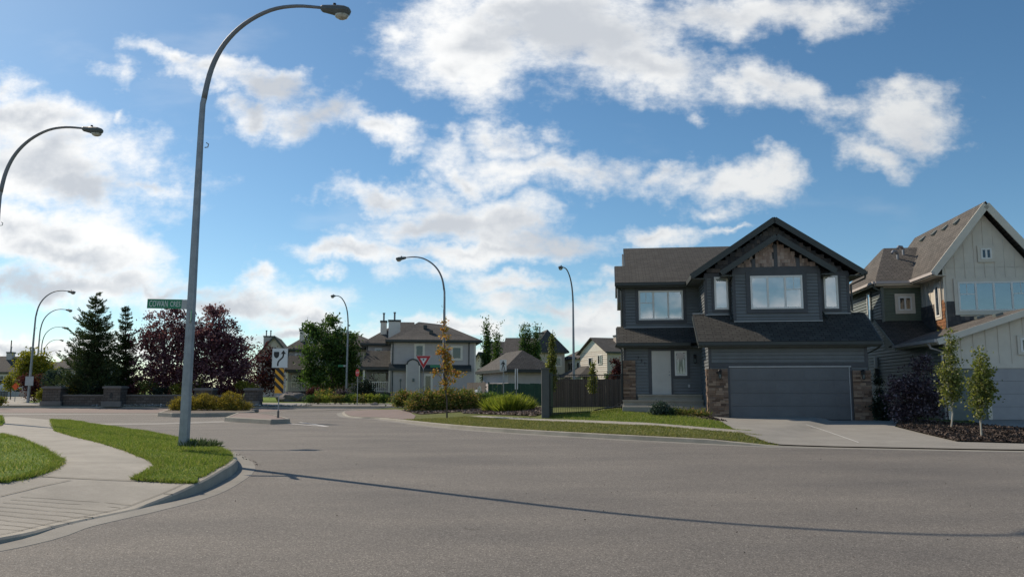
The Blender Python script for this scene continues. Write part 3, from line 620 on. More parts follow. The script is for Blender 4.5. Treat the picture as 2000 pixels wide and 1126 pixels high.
# ------------------------------------------------------------------ house builders
def windowset(parent, fr, u0, v0, w, h, n0=0.0, panes=(1,), fmat='white', fw=.075, trim=None, tw=.14, grid=(), inner='blind', dim=False, name='window'):
    """a window on a wall: surround, frame with mullions, blinds (or a dark room) and glass, each at its own depth"""
    b = MB(); s = sum(panes)
    for a, c in ((u0, u0+fw), (u0+w-fw, u0+w)): fr.box(b, a, c, v0, v0+h, n0, n0+.06)
    for a, c in ((v0, v0+fw), (v0+h-fw, v0+h)): fr.box(b, u0+fw, u0+w-fw, a, c, n0, n0+.058)
    x = u0
    xs = []
    for p in panes:
        xs.append((x, x+w*p/s)); x += w*p/s
    for a, c in xs[1:]: fr.box(b, a-fw*.55, a+fw*.55, v0+fw, v0+h-fw, n0, n0+.055)
    for g in grid:   # a lattice in the upper sash of pane g
        a, c = xs[g]; vm = v0+h*.58; fr.box(b, a+fw*.5, c-fw*.5, vm-.018, vm+.018, n0+.01, n0+.045)
        fr.box(b, (a+c)/2-.011, (a+c)/2+.011, vm+.018, v0+h-fw, n0+.01, n0+.043)
    t = b.build(name, M[fmat], parent)
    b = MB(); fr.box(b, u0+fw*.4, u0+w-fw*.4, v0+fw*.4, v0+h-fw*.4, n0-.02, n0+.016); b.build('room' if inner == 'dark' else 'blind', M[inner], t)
    b = MB(); fr.flat(b, [(u0+fw*.7, v0+fw*.7), (u0+w-fw*.7, v0+fw*.7), (u0+w-fw*.7, v0+h-fw*.7), (u0+fw*.7, v0+h-fw*.7)], n0+.034); b.build('pane', M['dimglass' if dim or inner == 'dark' else 'glass'], t)
    if trim:
        b = MB()
        for a, c, d, e in ((u0-tw, u0, v0-tw, v0+h+tw), (u0+w, u0+w+tw, v0-tw, v0+h+tw)): fr.box(b, a, c, d, e, n0-.02, n0+.04)
        for d, e in ((v0-tw, v0), (v0+h, v0+h+tw)): fr.box(b, u0, u0+w, d, e, n0-.02, n0+.038)
        b.build('surround', M[trim], t)
    return t
def lantern(parent, fr, u, v, n0):
    b = MB(); fr.box(b, u-.05, u+.05, v+.02, v+.2, n0-.02, n0+.03); p0 = fr.p(u, v+.16, n0+.03); p1 = fr.p(u, v+.2, n0+.13)
    b.bar(p0, p1, .02, .02)
    c = fr.p(u, 0, n0+.14); b.tube([(c[0], c[1], v+.16), (c[0], c[1], v+.2), (c[0], c[1], v+.23)], [.085, .05, .01], 6); b.tube([(c[0], c[1], v-.17), (c[0], c[1], v-.14)], [.03, .06], 6)
    for k in range(4):
        a = k*pi/2+.78; b.bar((c[0]+.058*cos(a), c[1]+.058*sin(a), v-.14), (c[0]+.075*cos(a), c[1]+.075*sin(a), v+.16), .012, .012)
    o = b.build('wall_lantern', M['black'], parent)
    b = MB(); b.tube([(c[0], c[1], v-.12), (c[0], c[1], v+.02)], [.032, .042], 8); b.build('lantern_glass', M['greyside'], o); return o
def stonework(fr, mb, u0, u1, v0, v1, n0, row=.075, proud=.05):
    v = v0
    while v < v1-.02:
        h = min(row*random.uniform(.7, 1.35), v1-v); u = u0
        while u < u1-.01:
            w = min(random.uniform(.10, .34), u1-u); w = u1-u if u1-u-w < .08 else w
            fr.box(mb, u+.003, u+w-.003, v+.003, v+h-.003, n0-.03, n0+proud*random.uniform(.45, 1.2)); u += w
        v += h
def shakes(fr, mb, inside_fn, u0, u1, v0, v1, n0, row=.17, wr=(.09, .24)):
    v = v0; k = 0
    while v < v1:
        u = u0
        while u < u1:
            w = random.uniform(*wr); top = v+row+.02; j = random.uniform(-.012, .012)
            if inside_fn(u+w/2, v+row/2): 
                mb.prism([fr.p(u+.003, v+j, n0+.03), fr.p(u+w-.003, v+j, n0+.03), fr.p(u+w-.003, top, n0+.008), fr.p(u+.003, top, n0+.008)], (0, 0, 0), tuple(-.02*x for x in (*fr.n, 0)))
            u += w
        v += row; k += 1
def gutterbar(mb, a, b, s=.12): mb.bar(a, b, s, s)
def corner(mb, x, y, z0, z1, w=.09): mb.box(x-w/2, x+w/2, y-w/2, y+w/2, z0, z1)

# ------------------------------------------------------------------ the slate-blue house with the double garage
HZ = .22
H = thing('two_storey_house', 'dark slate blue two-storey house with a wide garage and gabled front at the driveway', 'house', (HO[0], HO[1], 0), -HA)
FG, FE, FU, FBAY, FUL = Frame(0, 0, 1, 0), Frame(-3.33, 2.8, 1, 0), Frame(.08, 1.5, 1, 0), Frame(1.18, 1.0, 1, 0), Frame(-3.31, 3.9, 1, 0)
W = MB()
W.box(.03, 6.02, .03, 2.78, -.1, 3.3); W.box(-3.30, 6.02, 2.83, 15.5, -.1, 3.28); W.box(.11, 5.92, 1.53, 15.5, 3.0, 6.25); W.box(-3.28, .1, 3.93, 15.5, 3.2, 6.15)
W.box(1.21, 4.65, 1.03, 1.53, 3.6, 6.3)
FG.siding(W, 0, 6.05, 2.36, 3.22); FG.siding(W, .02, .76, .2, 2.36); FG.siding(W, 5.4, 6.05, .2, 2.36)
Frame(0, 2.8, 0, -1).siding(W, 0, 2.8, .2, 3.22)
Frame(6.05, 0, 0, 1).siding(W, 0, 15.5, .2, 3.22); Frame(5.95, 1.5, 0, 1).siding(W, 0, 14, 3.3, 6.2)
FE.siding(W, 0, 3.33, 1.25, 3.4); Frame(-3.33, 15.5, 0, -1).siding(W, 0, 12.7, .3, 3.3)
FUL.siding(W, 0, 3.41, 4.1, 6.12); Frame(-3.31, 15.5, 0, -1).siding(W, 0, 11.6, 3.2, 6.12)
Frame(.08, 3.9, 0, -1).siding(W, 0, 2.4, 4.0, 6.15)
FU.siding(W, 0, 5.87, 4.3, 6.3); FBAY.siding(W, 0, 3.5, 4.0, 6.34)
Frame(1.18, 1.5, 0, -1).siding(W, 0, .5, 4.0, 6.3); Frame(4.68, 1.0, 0, 1).siding(W, 0, .5, 4.0, 6.3)
# rear gable and upper gable backing walls
W.prism([(.1, 1.56, 6.24), (5.93, 1.56, 6.24), (3.0, 1.56, 8.35)], (0, 0, 0), (0, 10.4, 0)); W.prism([(1.3, 1.05, 6.3), (4.6, 1.05, 6.3), (2.94, 1.05, 7.48)], (0, 0, 0), (0, .5, 0))
W.prism([(-3.25, 3.95, 6.1), (-3.25, 15.3, 6.1), (-3.25, 9.6, 8.6)], (0, 0, 0), (3.3, 0, 0)); W.prism([(5.99, 6.2, 6.1), (5.99, 15.3, 6.1), (5.99, 9.6, 8.7), (5.99, 6.2, 7.3)], (0, 0, 0), (-2, 0, 0))
W.box(-3.56, -3.25, 4.3, 8.2, 5.45, 6.5)
W.build('wall', M['slate'], H)
# roofs
R = MB()
R.slab([(-.42, -.38, 3.34), (6.5, -.38, 3.34), (6.5, 1.62, 4.62), (-.42, 1.62, 4.62)], .05)                 # over the garage
R.slab([(-3.62, 2.36, 3.47), (-.03, 2.36, 3.47), (-.03, 3.98, 4.30), (-3.62, 3.98, 4.30)], .05)             # over the entry
R.build('lower_roof', M['roof'], H)
R = MB(); s_ = .56
s_ = .43; R.slab([(-3.14, 3.45, 6.26), (6.45, 3.45, 6.26), (6.45, 9.6, 8.9), (-3.14, 9.6, 8.9)], .05)
R.slab([(6.45, 15.8, 6.24), (-3.14, 15.8, 6.24), (-3.14, 9.6, 8.9), (6.45, 9.6, 8.9)], .05)
R.slab([(-3.64, 3.45, 6.26), (-3.14, 3.45, 6.26), (-3.14, 6.2, 6.26+2.75*s_), (-3.64, 6.2, 6.26+2.75*s_)], .05)
R.slab([(-3.14, 9.0, 6.22), (-3.64, 9.0, 6.22), (-3.64, 6.2, 6.26+2.75*s_), (-3.14, 6.2, 6.26+2.75*s_)], .05)
pk = 8.62; sg = (8.62-6.29)/3.42
R.slab([(-.46, 11.9, 6.27), (-.46, 1.08, 6.27), (2.98, 1.08, pk), (2.98, 11.9, pk)], .05)
R.slab([(6.35, 1.08, 6.30), (6.35, 11.9, 6.30), (2.98, 11.9, pk), (2.98, 1.08, pk)], .05)
R.slab([(.7, 1.55, 6.32), (.7, .58, 6.32), (2.94, .58, 7.80), (2.94, 1.55, 7.80)], .05)
R.slab([(5.18, .58, 6.32), (5.18, 1.55, 6.32), (2.94, 1.55, 7.80), (2.94, .58, 7.80)], .05)
R.build('main_roof', M['roof'], H)
# fascia boards, rakes and gutters
T = MB()
T.bar((-.44, -.36, 3.23), (6.52, -.36, 3.23), .05, .19); gutterbar(T, (-.44, -.44, 3.25), (6.52, -.44, 3.25))
T.bar((-3.64, 2.38, 3.37), (-.46, 2.38, 3.37), .05, .18); gutterbar(T, (-3.64, 2.30, 3.39), (-.5, 2.30, 3.39))
T.bar((-3.66, 3.47, 6.15), (-.5, 3.47, 6.15), .05, .19); gutterbar(T, (-3.66, 3.39, 6.17), (-.56, 3.39, 6.17))
for a, b in (((-.50, 6.155), (2.98, 8.51)), ((2.98, 8.51), (6.46, 6.185))):
    T.bar((a[0], 1.06, a[1]), (b[0], 1.06, b[1]), .05, .235, (0, 0, 1))
for a, b in (((.66, 6.20), (2.94, 7.69)), ((2.94, 7.69), (5.22, 6.20))):
    T.bar((a[0], .56, a[1]), (b[0], .56, b[1]), .05, .22, (0, 0, 1))
T.bar((-.48, 1.1, 6.155), (-.48, 4.2, 6.155), .05, .19); T.bar((6.44, 1.1, 6.185), (6.44, 5.4, 6.185), .05, .19); gutterbar(T, (6.52, 1.05, 6.2), (6.52, 5.4, 6.2))
T.bar((-.44, -.34, 3.27), (-.44, 1.6, 4.50), .04, .16, (0, 0, 1)); T.bar((6.52, -.34, 3.27), (6.52, 1.6, 4.50), .04, .16, (0, 0, 1))
T.bar((-3.64, 2.42, 3.40), (-3.64, 3.95, 4.18), .04, .15, (0, 0, 1)); T.bar((-3.66, 3.5, 6.18), (-3.66, 6.2, 7.34), .04, .17, (0, 0, 1)); T.bar((-3.16, 6.2, 7.36), (-3.16, 9.6, 8.82), .04, .15, (0, 0, 1)); T.bar((6.47, 5.5, 7.06), (6.47, 9.6, 8.82), .04, .17, (0, 0, 1)); T.bar((6.47, 9.6, 8.82), (6.47, 15.7, 6.2), .04, .17, (0, 0, 1))
T.build('fascia', M['fascia'], H)
S = MB()
S.box(-.40, 6.48, -.33, .02, 3.12, 3.145); S.box(-3.7, -.02, 2.4, 2.82, 3.27, 3.295); S.box(-3.62, .05, 3.5, 3.92, 6.05, 6.075)
S.box(-.44, .1, 1.1, 3.9, 6.06, 6.085); S.box(5.9, 6.4, 1.1, 11.9, 6.09, 6.115); S.box(.7, 1.2, .62, 1.5, 6.10, 6.125); S.box(4.68, 5.18, .62, 1.5, 6.10, 6.125)
S.build('soffit', M['soffit'], H)
# drip flashing along the wall feet
for bx in ((-3.3, .0, 3.845, 3.868, 4.22, 4.255), (.1, 1.15, 1.45, 1.47, 4.56, 4.59), (1.18, 4.7, .945, .97, 4.22, 4.255), (4.72, 5.95, 1.45, 1.47, 4.56, 4.59), (-.44, .1, 1.58, 1.6, 4.63, 4.66)):
    S = MB(); S.box(*bx); S.build('flashing', M['signback'], H)
# corner boards and belts in the darker trim colour
T = MB()
for x, y, a, b in ((.04, .0, 2.36, 3.2), (6.01, .0, 2.36, 3.2), (-3.29, 2.8, 1.0, 3.4), (-3.27, 3.9, 4.1, 6.1), (.12, 1.5, 4.4, 6.25), (5.9, 1.5, 4.4, 6.28), (1.22, 1.0, 4.05, 6.3), (4.64, 1.0, 4.05, 6.3)):
    T.box(x-.06, x+.06, y-.022, y+.05, a, b); T.build('corner_board', M['trim'], H); T = MB()
for fr_, ar in ((FG, (.02, 6.03, 2.32, 2.5, -.01, .03)), (FU, (.0, 1.1, 6.14, 6.34, -.01, .03)), (FU, (4.6, 5.85, 6.14, 6.34, -.01, .03)), (FBAY, (0, 3.5, 6.2, 6.40, -.01, .032))):
    T = MB(); fr_.box(T, *ar); T.build('belt_board', M['trim'], H)
for ua, ub in ((.70, .79), (5.35, 5.44)): T = MB(); FG.box(T, ua, ub, .26, 2.34, -.02, .05); T.build('door_jamb', M['trim'], H)
T = MB()
for u in (.86, 1.76, 2.64): FBAY.box(T, u-.075, u+.075, 6.40, 6.4+(.44 if u != 1.76 else 1.02), -.01, .046)
FBAY.box(T, .05, 3.45, 6.40, 6.50, -.01, .03)
T.build('gable_timber', M['trim'], H)
T = MB(); T.bar((.01, -.018, 2.36), (.01, -.018, 3.2), .035, .035); FG.box(T, .76, 5.42, 2.33, 2.375, .03, .065); FG.box(T, 5.335, 5.36, .28, 2.33, -.02, .06); T.build('door_casing', M['signback'], H)
# gables faced with shakes
for ua, ub in ((.12, .78), (.94, 1.69), (1.83, 2.56), (2.72, 3.4)):
    T = MB(); shakes(FBAY, T, lambda u, v: v < 6.44+(1.76-abs(u-1.76))*.66-.02 and u < ub, ua, ub, 6.5, 7.7, .012, .15, (.07, .17)); T.build('shake_gable', M['shake'], H)
for ua, ub in ((.1, 2.9), (2.9, 5.8)):
    T = MB(); shakes(FU, T, lambda u, v: v < 6.36+(2.92-abs(u-2.9))*.67-.03, ua, ub, 6.36, 8.4, .0); T.build('shake_gable', M['darkshake'], H)
# windows
windowset(H, FUL, .70, 4.58, 1.99, 1.34, .012, (1, 1, 1), grid=(0,), trim='trim')
windowset(H, FU, .40, 4.79, .57, 1.38, .012, trim='trim', tw=.1); windowset(H, FU, 4.84, 4.77, .57, 1.38, .012, trim='trim', tw=.1)
windowset(H, FBAY, .70, 4.74, 2.08, 1.38, .012, (1, 1, 1), grid=(2,), trim='trim', tw=.17)
wn = windowset(H, FE, 2.19, 2.05, .52, 1.07, .012, trim='trim', tw=.11, inner='dark')
b = MB()
for s2 in (-1, 1):
    for k, pl_ in enumerate(([(.19, 2.13), (.05, 2.13), (.10, 2.33), (.075, 2.60), (.10, 2.80), (.15, 2.72), (.16, 2.36)], [(.045, 2.13), (.0, 2.13), (.0, 2.24), (.03, 2.5)])):
        b.prism([FE.p(2.45+s2*x_, z_, .032) for x_, z_ in pl_], (0, 0, 0), tuple(q*.004 for q in (*FE.n, 0)))
b.build('curtain', M['white'], wn)
# front door with its dark surround
b = MB(); FE.box(b, 1.20, 2.02, 1.27, 3.13, .0, .045)
for (a, c, e, f) in ((1.30, 1.56, 2.15, 2.98), (1.66, 1.92, 2.15, 2.98), (1.30, 1.56, 1.42, 2.0), (1.66, 1.92, 1.42, 2.0)): FE.box(b, a, c, e, f, .04, .053)
D = b.build('front_door', M['door'], H)
b = MB(); FE.box(b, 1.06, 1.20, 1.22, 3.26, -.02, .05); FE.box(b, 2.02, 2.10, 1.22, 3.26, -.02, .05); FE.box(b, 1.20, 2.02, 3.13, 3.26, -.02, .048); b.build('door_surround', M['trim'], D)
b = MB(); p = FE.p(1.95, 2.08, .075); b.tube([FE.p(1.95, 2.08, .04), p], .02, 8); b.tube([p, FE.p(1.95, 2.08, .1)], .032, 8); b.build('handle', M['galv'], D)
b = MB(); b.tube([FE.p(1.95, 2.22, .04), FE.p(1.95, 2.22, .06)], .026, 8); b.build('deadbolt', M['galv'], D)
b = MB(); FE.box(b, 1.2, 2.02, 1.235, 1.27, -.01, .07); b.build('threshold', M['signback'], D)
# garage door: four ribbed sections
b = MB()
for k in range(4):
    v0 = .30+k*.505; FG.box(b, .79, 5.345, v0+.006, v0+.499, -.02, .022)
    for q in range(8):
        u0 = .86+q*.56; FG.box(b, u0, u0+.46, v0+.08, v0+.42, .018, .03)
GD = b.build('garage_door', M['gdoor'], H)
b = MB(); FG.box(b, .79, 5.345, .26, .305, -.02, .015); b.build('seal', M['rubber'], GD)
# stone piers
b = MB(); stonework(Frame(.0, -.1, 1, 0), b, -.06, .70, .15, 2.28, .0); stonework(Frame(-.06, .42, 0, -1), b, 0, .5, .15, 2.28, .0); b.box(-.04, .68, -.08, .4, .1, 2.27); b.build('stone_pier', M['stone'], H)
b = MB(); stonework(Frame(5.44, -.1, 1, 0), b, 0, .66, .15, 2.22, .0); stonework(Frame(6.10, -.1, 0, 1), b, 0, .5, .15, 2.22, .0); b.box(5.46, 6.08, -.08, .4, .1, 2.2); b.build('stone_pier', M['stone'], H)
b = MB(); stonework(Frame(-3.36, 2.74, 1, 0), b, -.02, .52, 1.02, 2.72, .0); stonework(Frame(-3.39, 3.2, 0, -1), b, 0, .48, .9, 2.72, .0); b.box(-3.36, -2.85, 2.76, 3.1, .8, 2.7); b.build('stone_pier', M['stone'], H)
# steps, landing
b = MB(); b.box(-2.75, -.05, 2.35, 2.85, .3, 1.24)
for x0, x1, y0, y1, zt in ((-2.78, -.04, 2.30, 2.36, 1.245), (-3.43, -.04, 1.94, 2.0, 1.015)): b.box(x0, x1, y0, y1, zt-.07, zt)
b.box(-3.4, -.05, 2.0, 2.36, .2, 1.01); b.box(-3.4, -.05, 1.62, 2.01, .2, .79); b.build('front_steps', M['kerb'], H)
b = MB(); b.box(-3.45, .0, .80, 1.63, .1, .755); b.box(-1.15, .0, .62, 1.06, .1, .58); b.box(-1.15, .0, .15, .63, .0, .42); b.build('entry_landing', M['concrete'], H)
lantern(H, Frame(0, -.15, 1, 0), .38, 2.03, 0); lantern(H, Frame(0, -.15, 1, 0), 5.80, 2.0, 0); lantern(H, FE, 3.05, 2.75, .01)
b = MB(); FE.box(b, 2.74, 2.82, 1.55, 1.67, .0, .035); b.build('outlet_cover', M['signback'], H)
for k, (ch, du, dv) in enumerate((('7', .0, .0), ('3', .14, -.12), ('1', .28, -.24))):
    x, y, z = FE.p(.62+du, 2.82+dv, .03); text_mesh('house_number', ch, .19, M['black'], H, Matrix.Translation((x, y, z)) @ Matrix.Rotation(pi/2, 4, 'X'), .006)
# downspouts and elbows
def downspout(parent, pts, mat='fascia', r=.04): b = MB(); b.tube(pts, r, 6); return b.build('downspout', M[mat], parent)
downspout(H, [(-3.72, 2.28, 3.36), (-3.42, 2.7, 3.2), (-3.42, 2.7, .9), (-3.5, 2.3, .72), (-4.2, 1.9, .66)])
downspout(H, [(-3.62, 3.4, 6.1), (-3.38, 3.85, 5.95), (-3.38, 3.85, 4.32)])
downspout(H, [(.74, .6, 6.16), (1.05, .92, 6.08), (1.08, 1.42, 5.98), (1.08, 1.44, 4.72), (1.08, .9, 4.28)])
downspout(H, [(5.15, .6, 6.16), (4.8, .95, 6.06), (4.76, 1.42, 6.0), (4.76, 1.44, 4.70), (4.9, 1.0, 4.36)])
downspout(H, [(6.52, 1.15, 6.14), (6.5, 1.2, 5.98), (6.08, 1.7, 5.78), (6.08, 1.7, 4.7)])
downspout(H, [(6.5, -.4, 3.18), (6.4, -.2, 3.05), (6.12, .25, 2.85), (6.12, .25, .3)])

# ------------------------------------------------------------------ the cream-and-green neighbour
NH = thing('neighbour_house', 'cream and green gabled house with board and batten front beside the mulch bed', 'house', (17.1, 31.5, 0), -radians(8))
W = MB(); W.box(.03, 6.5, .03, 7.4, -.1, 3.3); W.box(.03, 7.2, 7.33, 13, -.1, 6.6)
FS = Frame(0, 13.2, 0, -1); FS.siding(W, 0, 13.2, .1, 3.32, .15, .026, .03); FS.siding(W, 0, 5.9, 3.32, 6.6, .15, .026, .03)
W.prism([(.0, 7.35, 3.2), (.0, 4.5, 3.2), (.0, 7.35, 4.72)], (0, 0, 0), (.05, 0, 0)); W.build('wall', M['greyside'], NH)
W = MB(); Frame(0, 7.3, 1, 0).siding(W, 0, 1.79, 4.5, 6.56); W.build('recessed_wall', M['green'], NH)
W = MB(); W.box(1.79, 5.5, 4.42, 7.4, 3.2, 6.9); W.prism([(1.79, 4.42, 6.88), (5.5, 4.42, 6.88), (3.63, 4.42, 9.35)], (0, 0, 0), (0, 8, 0))
FN, FW, FWs = Frame(0, 0, 1, 0), Frame(1.79, 4.42, 1, 0), Frame(1.79, 7.3, 0, -1)
BB = MB()
for u in np.arange(.1, 3.7, .42):
    if not (.62 < u < 3.6): FW.box(W, u-.018, u+.018, 4.9, 6.9+(1.86-abs(u-1.84))*1.3-.15, 0, .022)
    else: FW.box(W, u-.018, u+.018, 6.42, 6.88+(1.86-abs(u-1.84))*1.3-.15, 0, .022)
BB.prism([(0, 0, 2.3), (6.5, 0, 2.3), (6.5, 0, 3.3), (3.25, 0, 4.42), (0, 0, 3.3)], (0, 0, 0), (0, .1, 0))
for u in np.arange(.15, 6.5, .46): FN.box(BB, u-.02, u+.02, 2.35, 3.32+(3.25-abs(u-3.25))*.34-.06, 0, .024)
for u in np.arange(.2, 2.8, .5): FWs.box(W, u-.018, u+.018, 5.35, 6.6, 0, .022)
W.build('board_and_batten', M['cream'], NH); BB.build('garage_gable', M['cream'], NH)
b = MB(); shakes(FW, b, lambda u, v: True, .05, .52, 4.0, 5.35, .015); shakes(FW, b, lambda u, v: True, .52, 3.6, 4.0, 4.62, .015); b.build('shingle_panel', M['darkshake'], NH)
b = MB(); shakes(FWs, b, lambda u, v: True, 1.7, 2.85, 4.0, 5.35, .015, .16, (.1, .22)); b.build('shingle_panel', M['orange'], NH, label='orange cedar shingle panel at the corner')
b = MB(); shakes(FWs, b, lambda u, v: True, .0, 1.7, 4.0, 5.3, .015); b.build('shingle_panel', M['darkshake'], NH)
R = MB(); ez = 6.72
R.slab([(1.3, 12.9, ez), (1.3, 4.0, ez), (3.63, 4.0, 9.83), (3.63, 12.9, 9.83)], .06); R.slab([(5.96, 4.0, ez), (5.96, 12.9, ez), (3.63, 12.9, 9.83), (3.63, 4.0, 9.83)], .06)
rz = 8.9
R.slab([(-.38, 6.95, 6.68), (3.6, 6.95, 6.68), (3.6, 10.6, rz), (1.25, 10.6, rz)], .06); R.slab([(-.38, 14.0, 6.68), (-.38, 6.95, 6.68), (1.25, 10.6, rz), (1.25, 10.9, rz)], .06)
R.slab([(3.6, 14.0, 6.68), (-.38, 14.0, 6.68), (1.25, 10.9, rz), (3.6, 10.9, rz)], .06); R.build('main_roof', M['roof_light'], NH)
R = MB(); gz = 3.44
R.slab([(-.36, 5.6, gz), (-.36, -.4, gz), (3.25, -.4, 4.66), (3.25, 5.6, 4.66)], .06); R.slab([(6.86, -.4, gz), (6.86, 5.6, gz), (3.25, 5.6, 4.66), (3.25, -.4, 4.66)], .06); R.build('garage_roof', M['roof_light'], NH)
R = MB(); R.slab([(-.36, 4.6, 3.36), (2.2, 4.6, 3.36), (2.2, 7.5, 4.86), (-.36, 7.5, 4.86)], .06); R.build('pent_roof', M['roof'], NH)
T = MB()
for a, b in (((1.22, 6.58), (3.63, 9.66)), ((3.63, 9.66), (6.04, 6.58))): T.bar((a[0], 3.98, a[1]), (b[0], 3.98, b[1]), .05, .3, (0, 0, 1))
T.build('rake_board', M['cream'], NH); T = MB()
for a, b in (((-.4, 3.31), (3.25, 4.53)), ((3.25, 4.53), (6.9, 3.31))): T.bar((a[0], -.42, a[1]), (b[0], -.42, b[1]), .05, .24, (0, 0, 1))
T.build('rake_board', M['cream'], NH)
for a, b, w_, h_, nm_ in (((1.28, 4.0, 6.6), (1.28, 7.0, 6.6), .05, .2, 'fascia'), ((-.38, -.36, 3.33), (-.38, 4.7, 3.33), .05, .18, 'fascia'), ((-.36, 6.93, 6.56), (1.35, 6.93, 6.56), .05, .2, 'fascia'), ((-.4, 6.95, 6.56), (-.4, 14, 6.56), .05, .2, 'fascia'), ((-.38, 4.6, 3.27), (-.38, 7.5, 4.77), .04, .16, 'rake_board')):
    T = MB(); T.bar(a, b, w_, h_, (0, 0, 1)); T.build(nm_, M['cream' if nm_ == 'fascia' else 'greyside'], NH)
for bx in ((1.2, 1.8, 4.05, 6.9, 6.5, 6.53), (-.35, 1.4, 6.98, 7.3, 6.44, 6.465), (-.36, .02, -.35, 4.6, 3.22, 3.245)): T = MB(); T.box(*bx); T.build('soffit', M['cream'], NH)
for fr_, ar, mt_ in ((FN, (0, 6.5, 2.28, 2.46, -.01, .05), 'cream'), (FW, (-.04, .06, 5.35, 6.9, -.01, .03), 'cream'), (Frame(0, 7.3, 1, 0), (0, 1.8, 6.38, 6.52, 0, .03), 'cream'), (FN, (-.03, .1, .3, 2.3, -.01, .04), 'cream'), (FN, (1.42, 1.56, .3, 2.28, -.01, .04), 'cream')): T = MB(); fr_.box(T, *ar); T.build('trim_board', M[mt_], NH)
T = MB(); T.box(-.05, .07, 7.24, 7.36, 4.5, 6.5); T.build('corner_board', M['greyside'], NH)
for ga, gb in (((1.2, 3.95, 6.62), (1.2, 7.0, 6.62)), ((-.46, -.4, 3.36), (-.46, 4.6, 3.36)), ((-.46, 6.9, 6.6), (-.46, 14, 6.6)), ((-.4, 6.87, 6.6), (1.25, 6.87, 6.6))):
    T = MB(); gutterbar(T, ga, gb); T.build('gutter', M['grey'], NH)
downspout(NH, [(-.46, 7.05, 6.54), (-.4, 7.15, 6.38), (-.05, 7.22, 6.2), (-.05, 7.22, 4.7)], 'greyside', .045); downspout(NH, [(-.46, .4, 3.3), (-.4, .35, 3.1), (-.08, .1, 2.95), (-.08, .1, .3)], 'grey', .045)
windowset(NH, FW, .55, 4.92, 3.0, 1.32, .03, (1, 1, 1, 1), grid=(0, 3), trim='cream', tw=.16, inner='shade_blind'); windowset(NH, FW, 1.62, 7.25, .46, .5, .03, (1, 1), trim='cream', tw=.13, inner='dark')
windowset(NH, Frame(0, 7.3, 1, 0), .72, 5.25, .62, .68, .02, (1, 1), trim='cream', tw=.15, inner='dark'); windowset(NH, FWs, 1.95, 4.75, .5, 1.45, .03, trim='cream', tw=.13); windowset(NH, FS, 3.65, 4.95, .55, 1.4, .02, trim='greyside', tw=.06)
windowset(NH, FN, 2.75, 2.9, .9, .55, .03, (1, 1), trim='cream', tw=.1, inner='dark')
b = MB()
for k in range(4): v0 = .30+k*.495; FN.box(b, 1.56, 6.2, v0+.006, v0+.49, -.02, .02)
b.build('garage_door', M['mutedwhite'], NH)
def roofvent(parent, p, slope_dir, mat='greyside'):
    b = MB(); x, y, z = p; d = Vector(slope_dir).normalized(); b.bar((x, y-.14, z+.07), (x, y+.14, z+.07), .30, .1, (-d.x*d.z, 0, d.x*d.x+.2)); return b.build('roof_vent', M[mat], parent)
for y in (6.2, 7.6, 9.0, 10.6): roofvent(NH, (3.22, y, 9.28), (.6, 0, .8))
roofvent(NH, (2.3, .6, 4.36), (.95, 0, .32)); roofvent(NH, (2.75, 3.4, 4.5), (.95, 0, .32))
for x, y, z in ((1.5, 9.3, 8.05), (1.95, 9.8, 8.38)):
    b = MB(); b.tube([(x, y, z), (x, y, z+.3), (x-.1, y-.1, z+.42), (x-.3, y-.25, z+.42), (x-.38, y-.3, z+.3)], .07, 8); b.build('vent_pipe', M['galv'], NH)
b = MB(); FS.box(b, 4.5, 4.66, 2.55, 3.05, 0, .14); b.build('vent_hood', M['white'], NH); b = MB(); FS.box(b, 4.48, 4.68, 2.1, 2.5, 0, .16); b.build('meter_box', M['fascia'], NH)

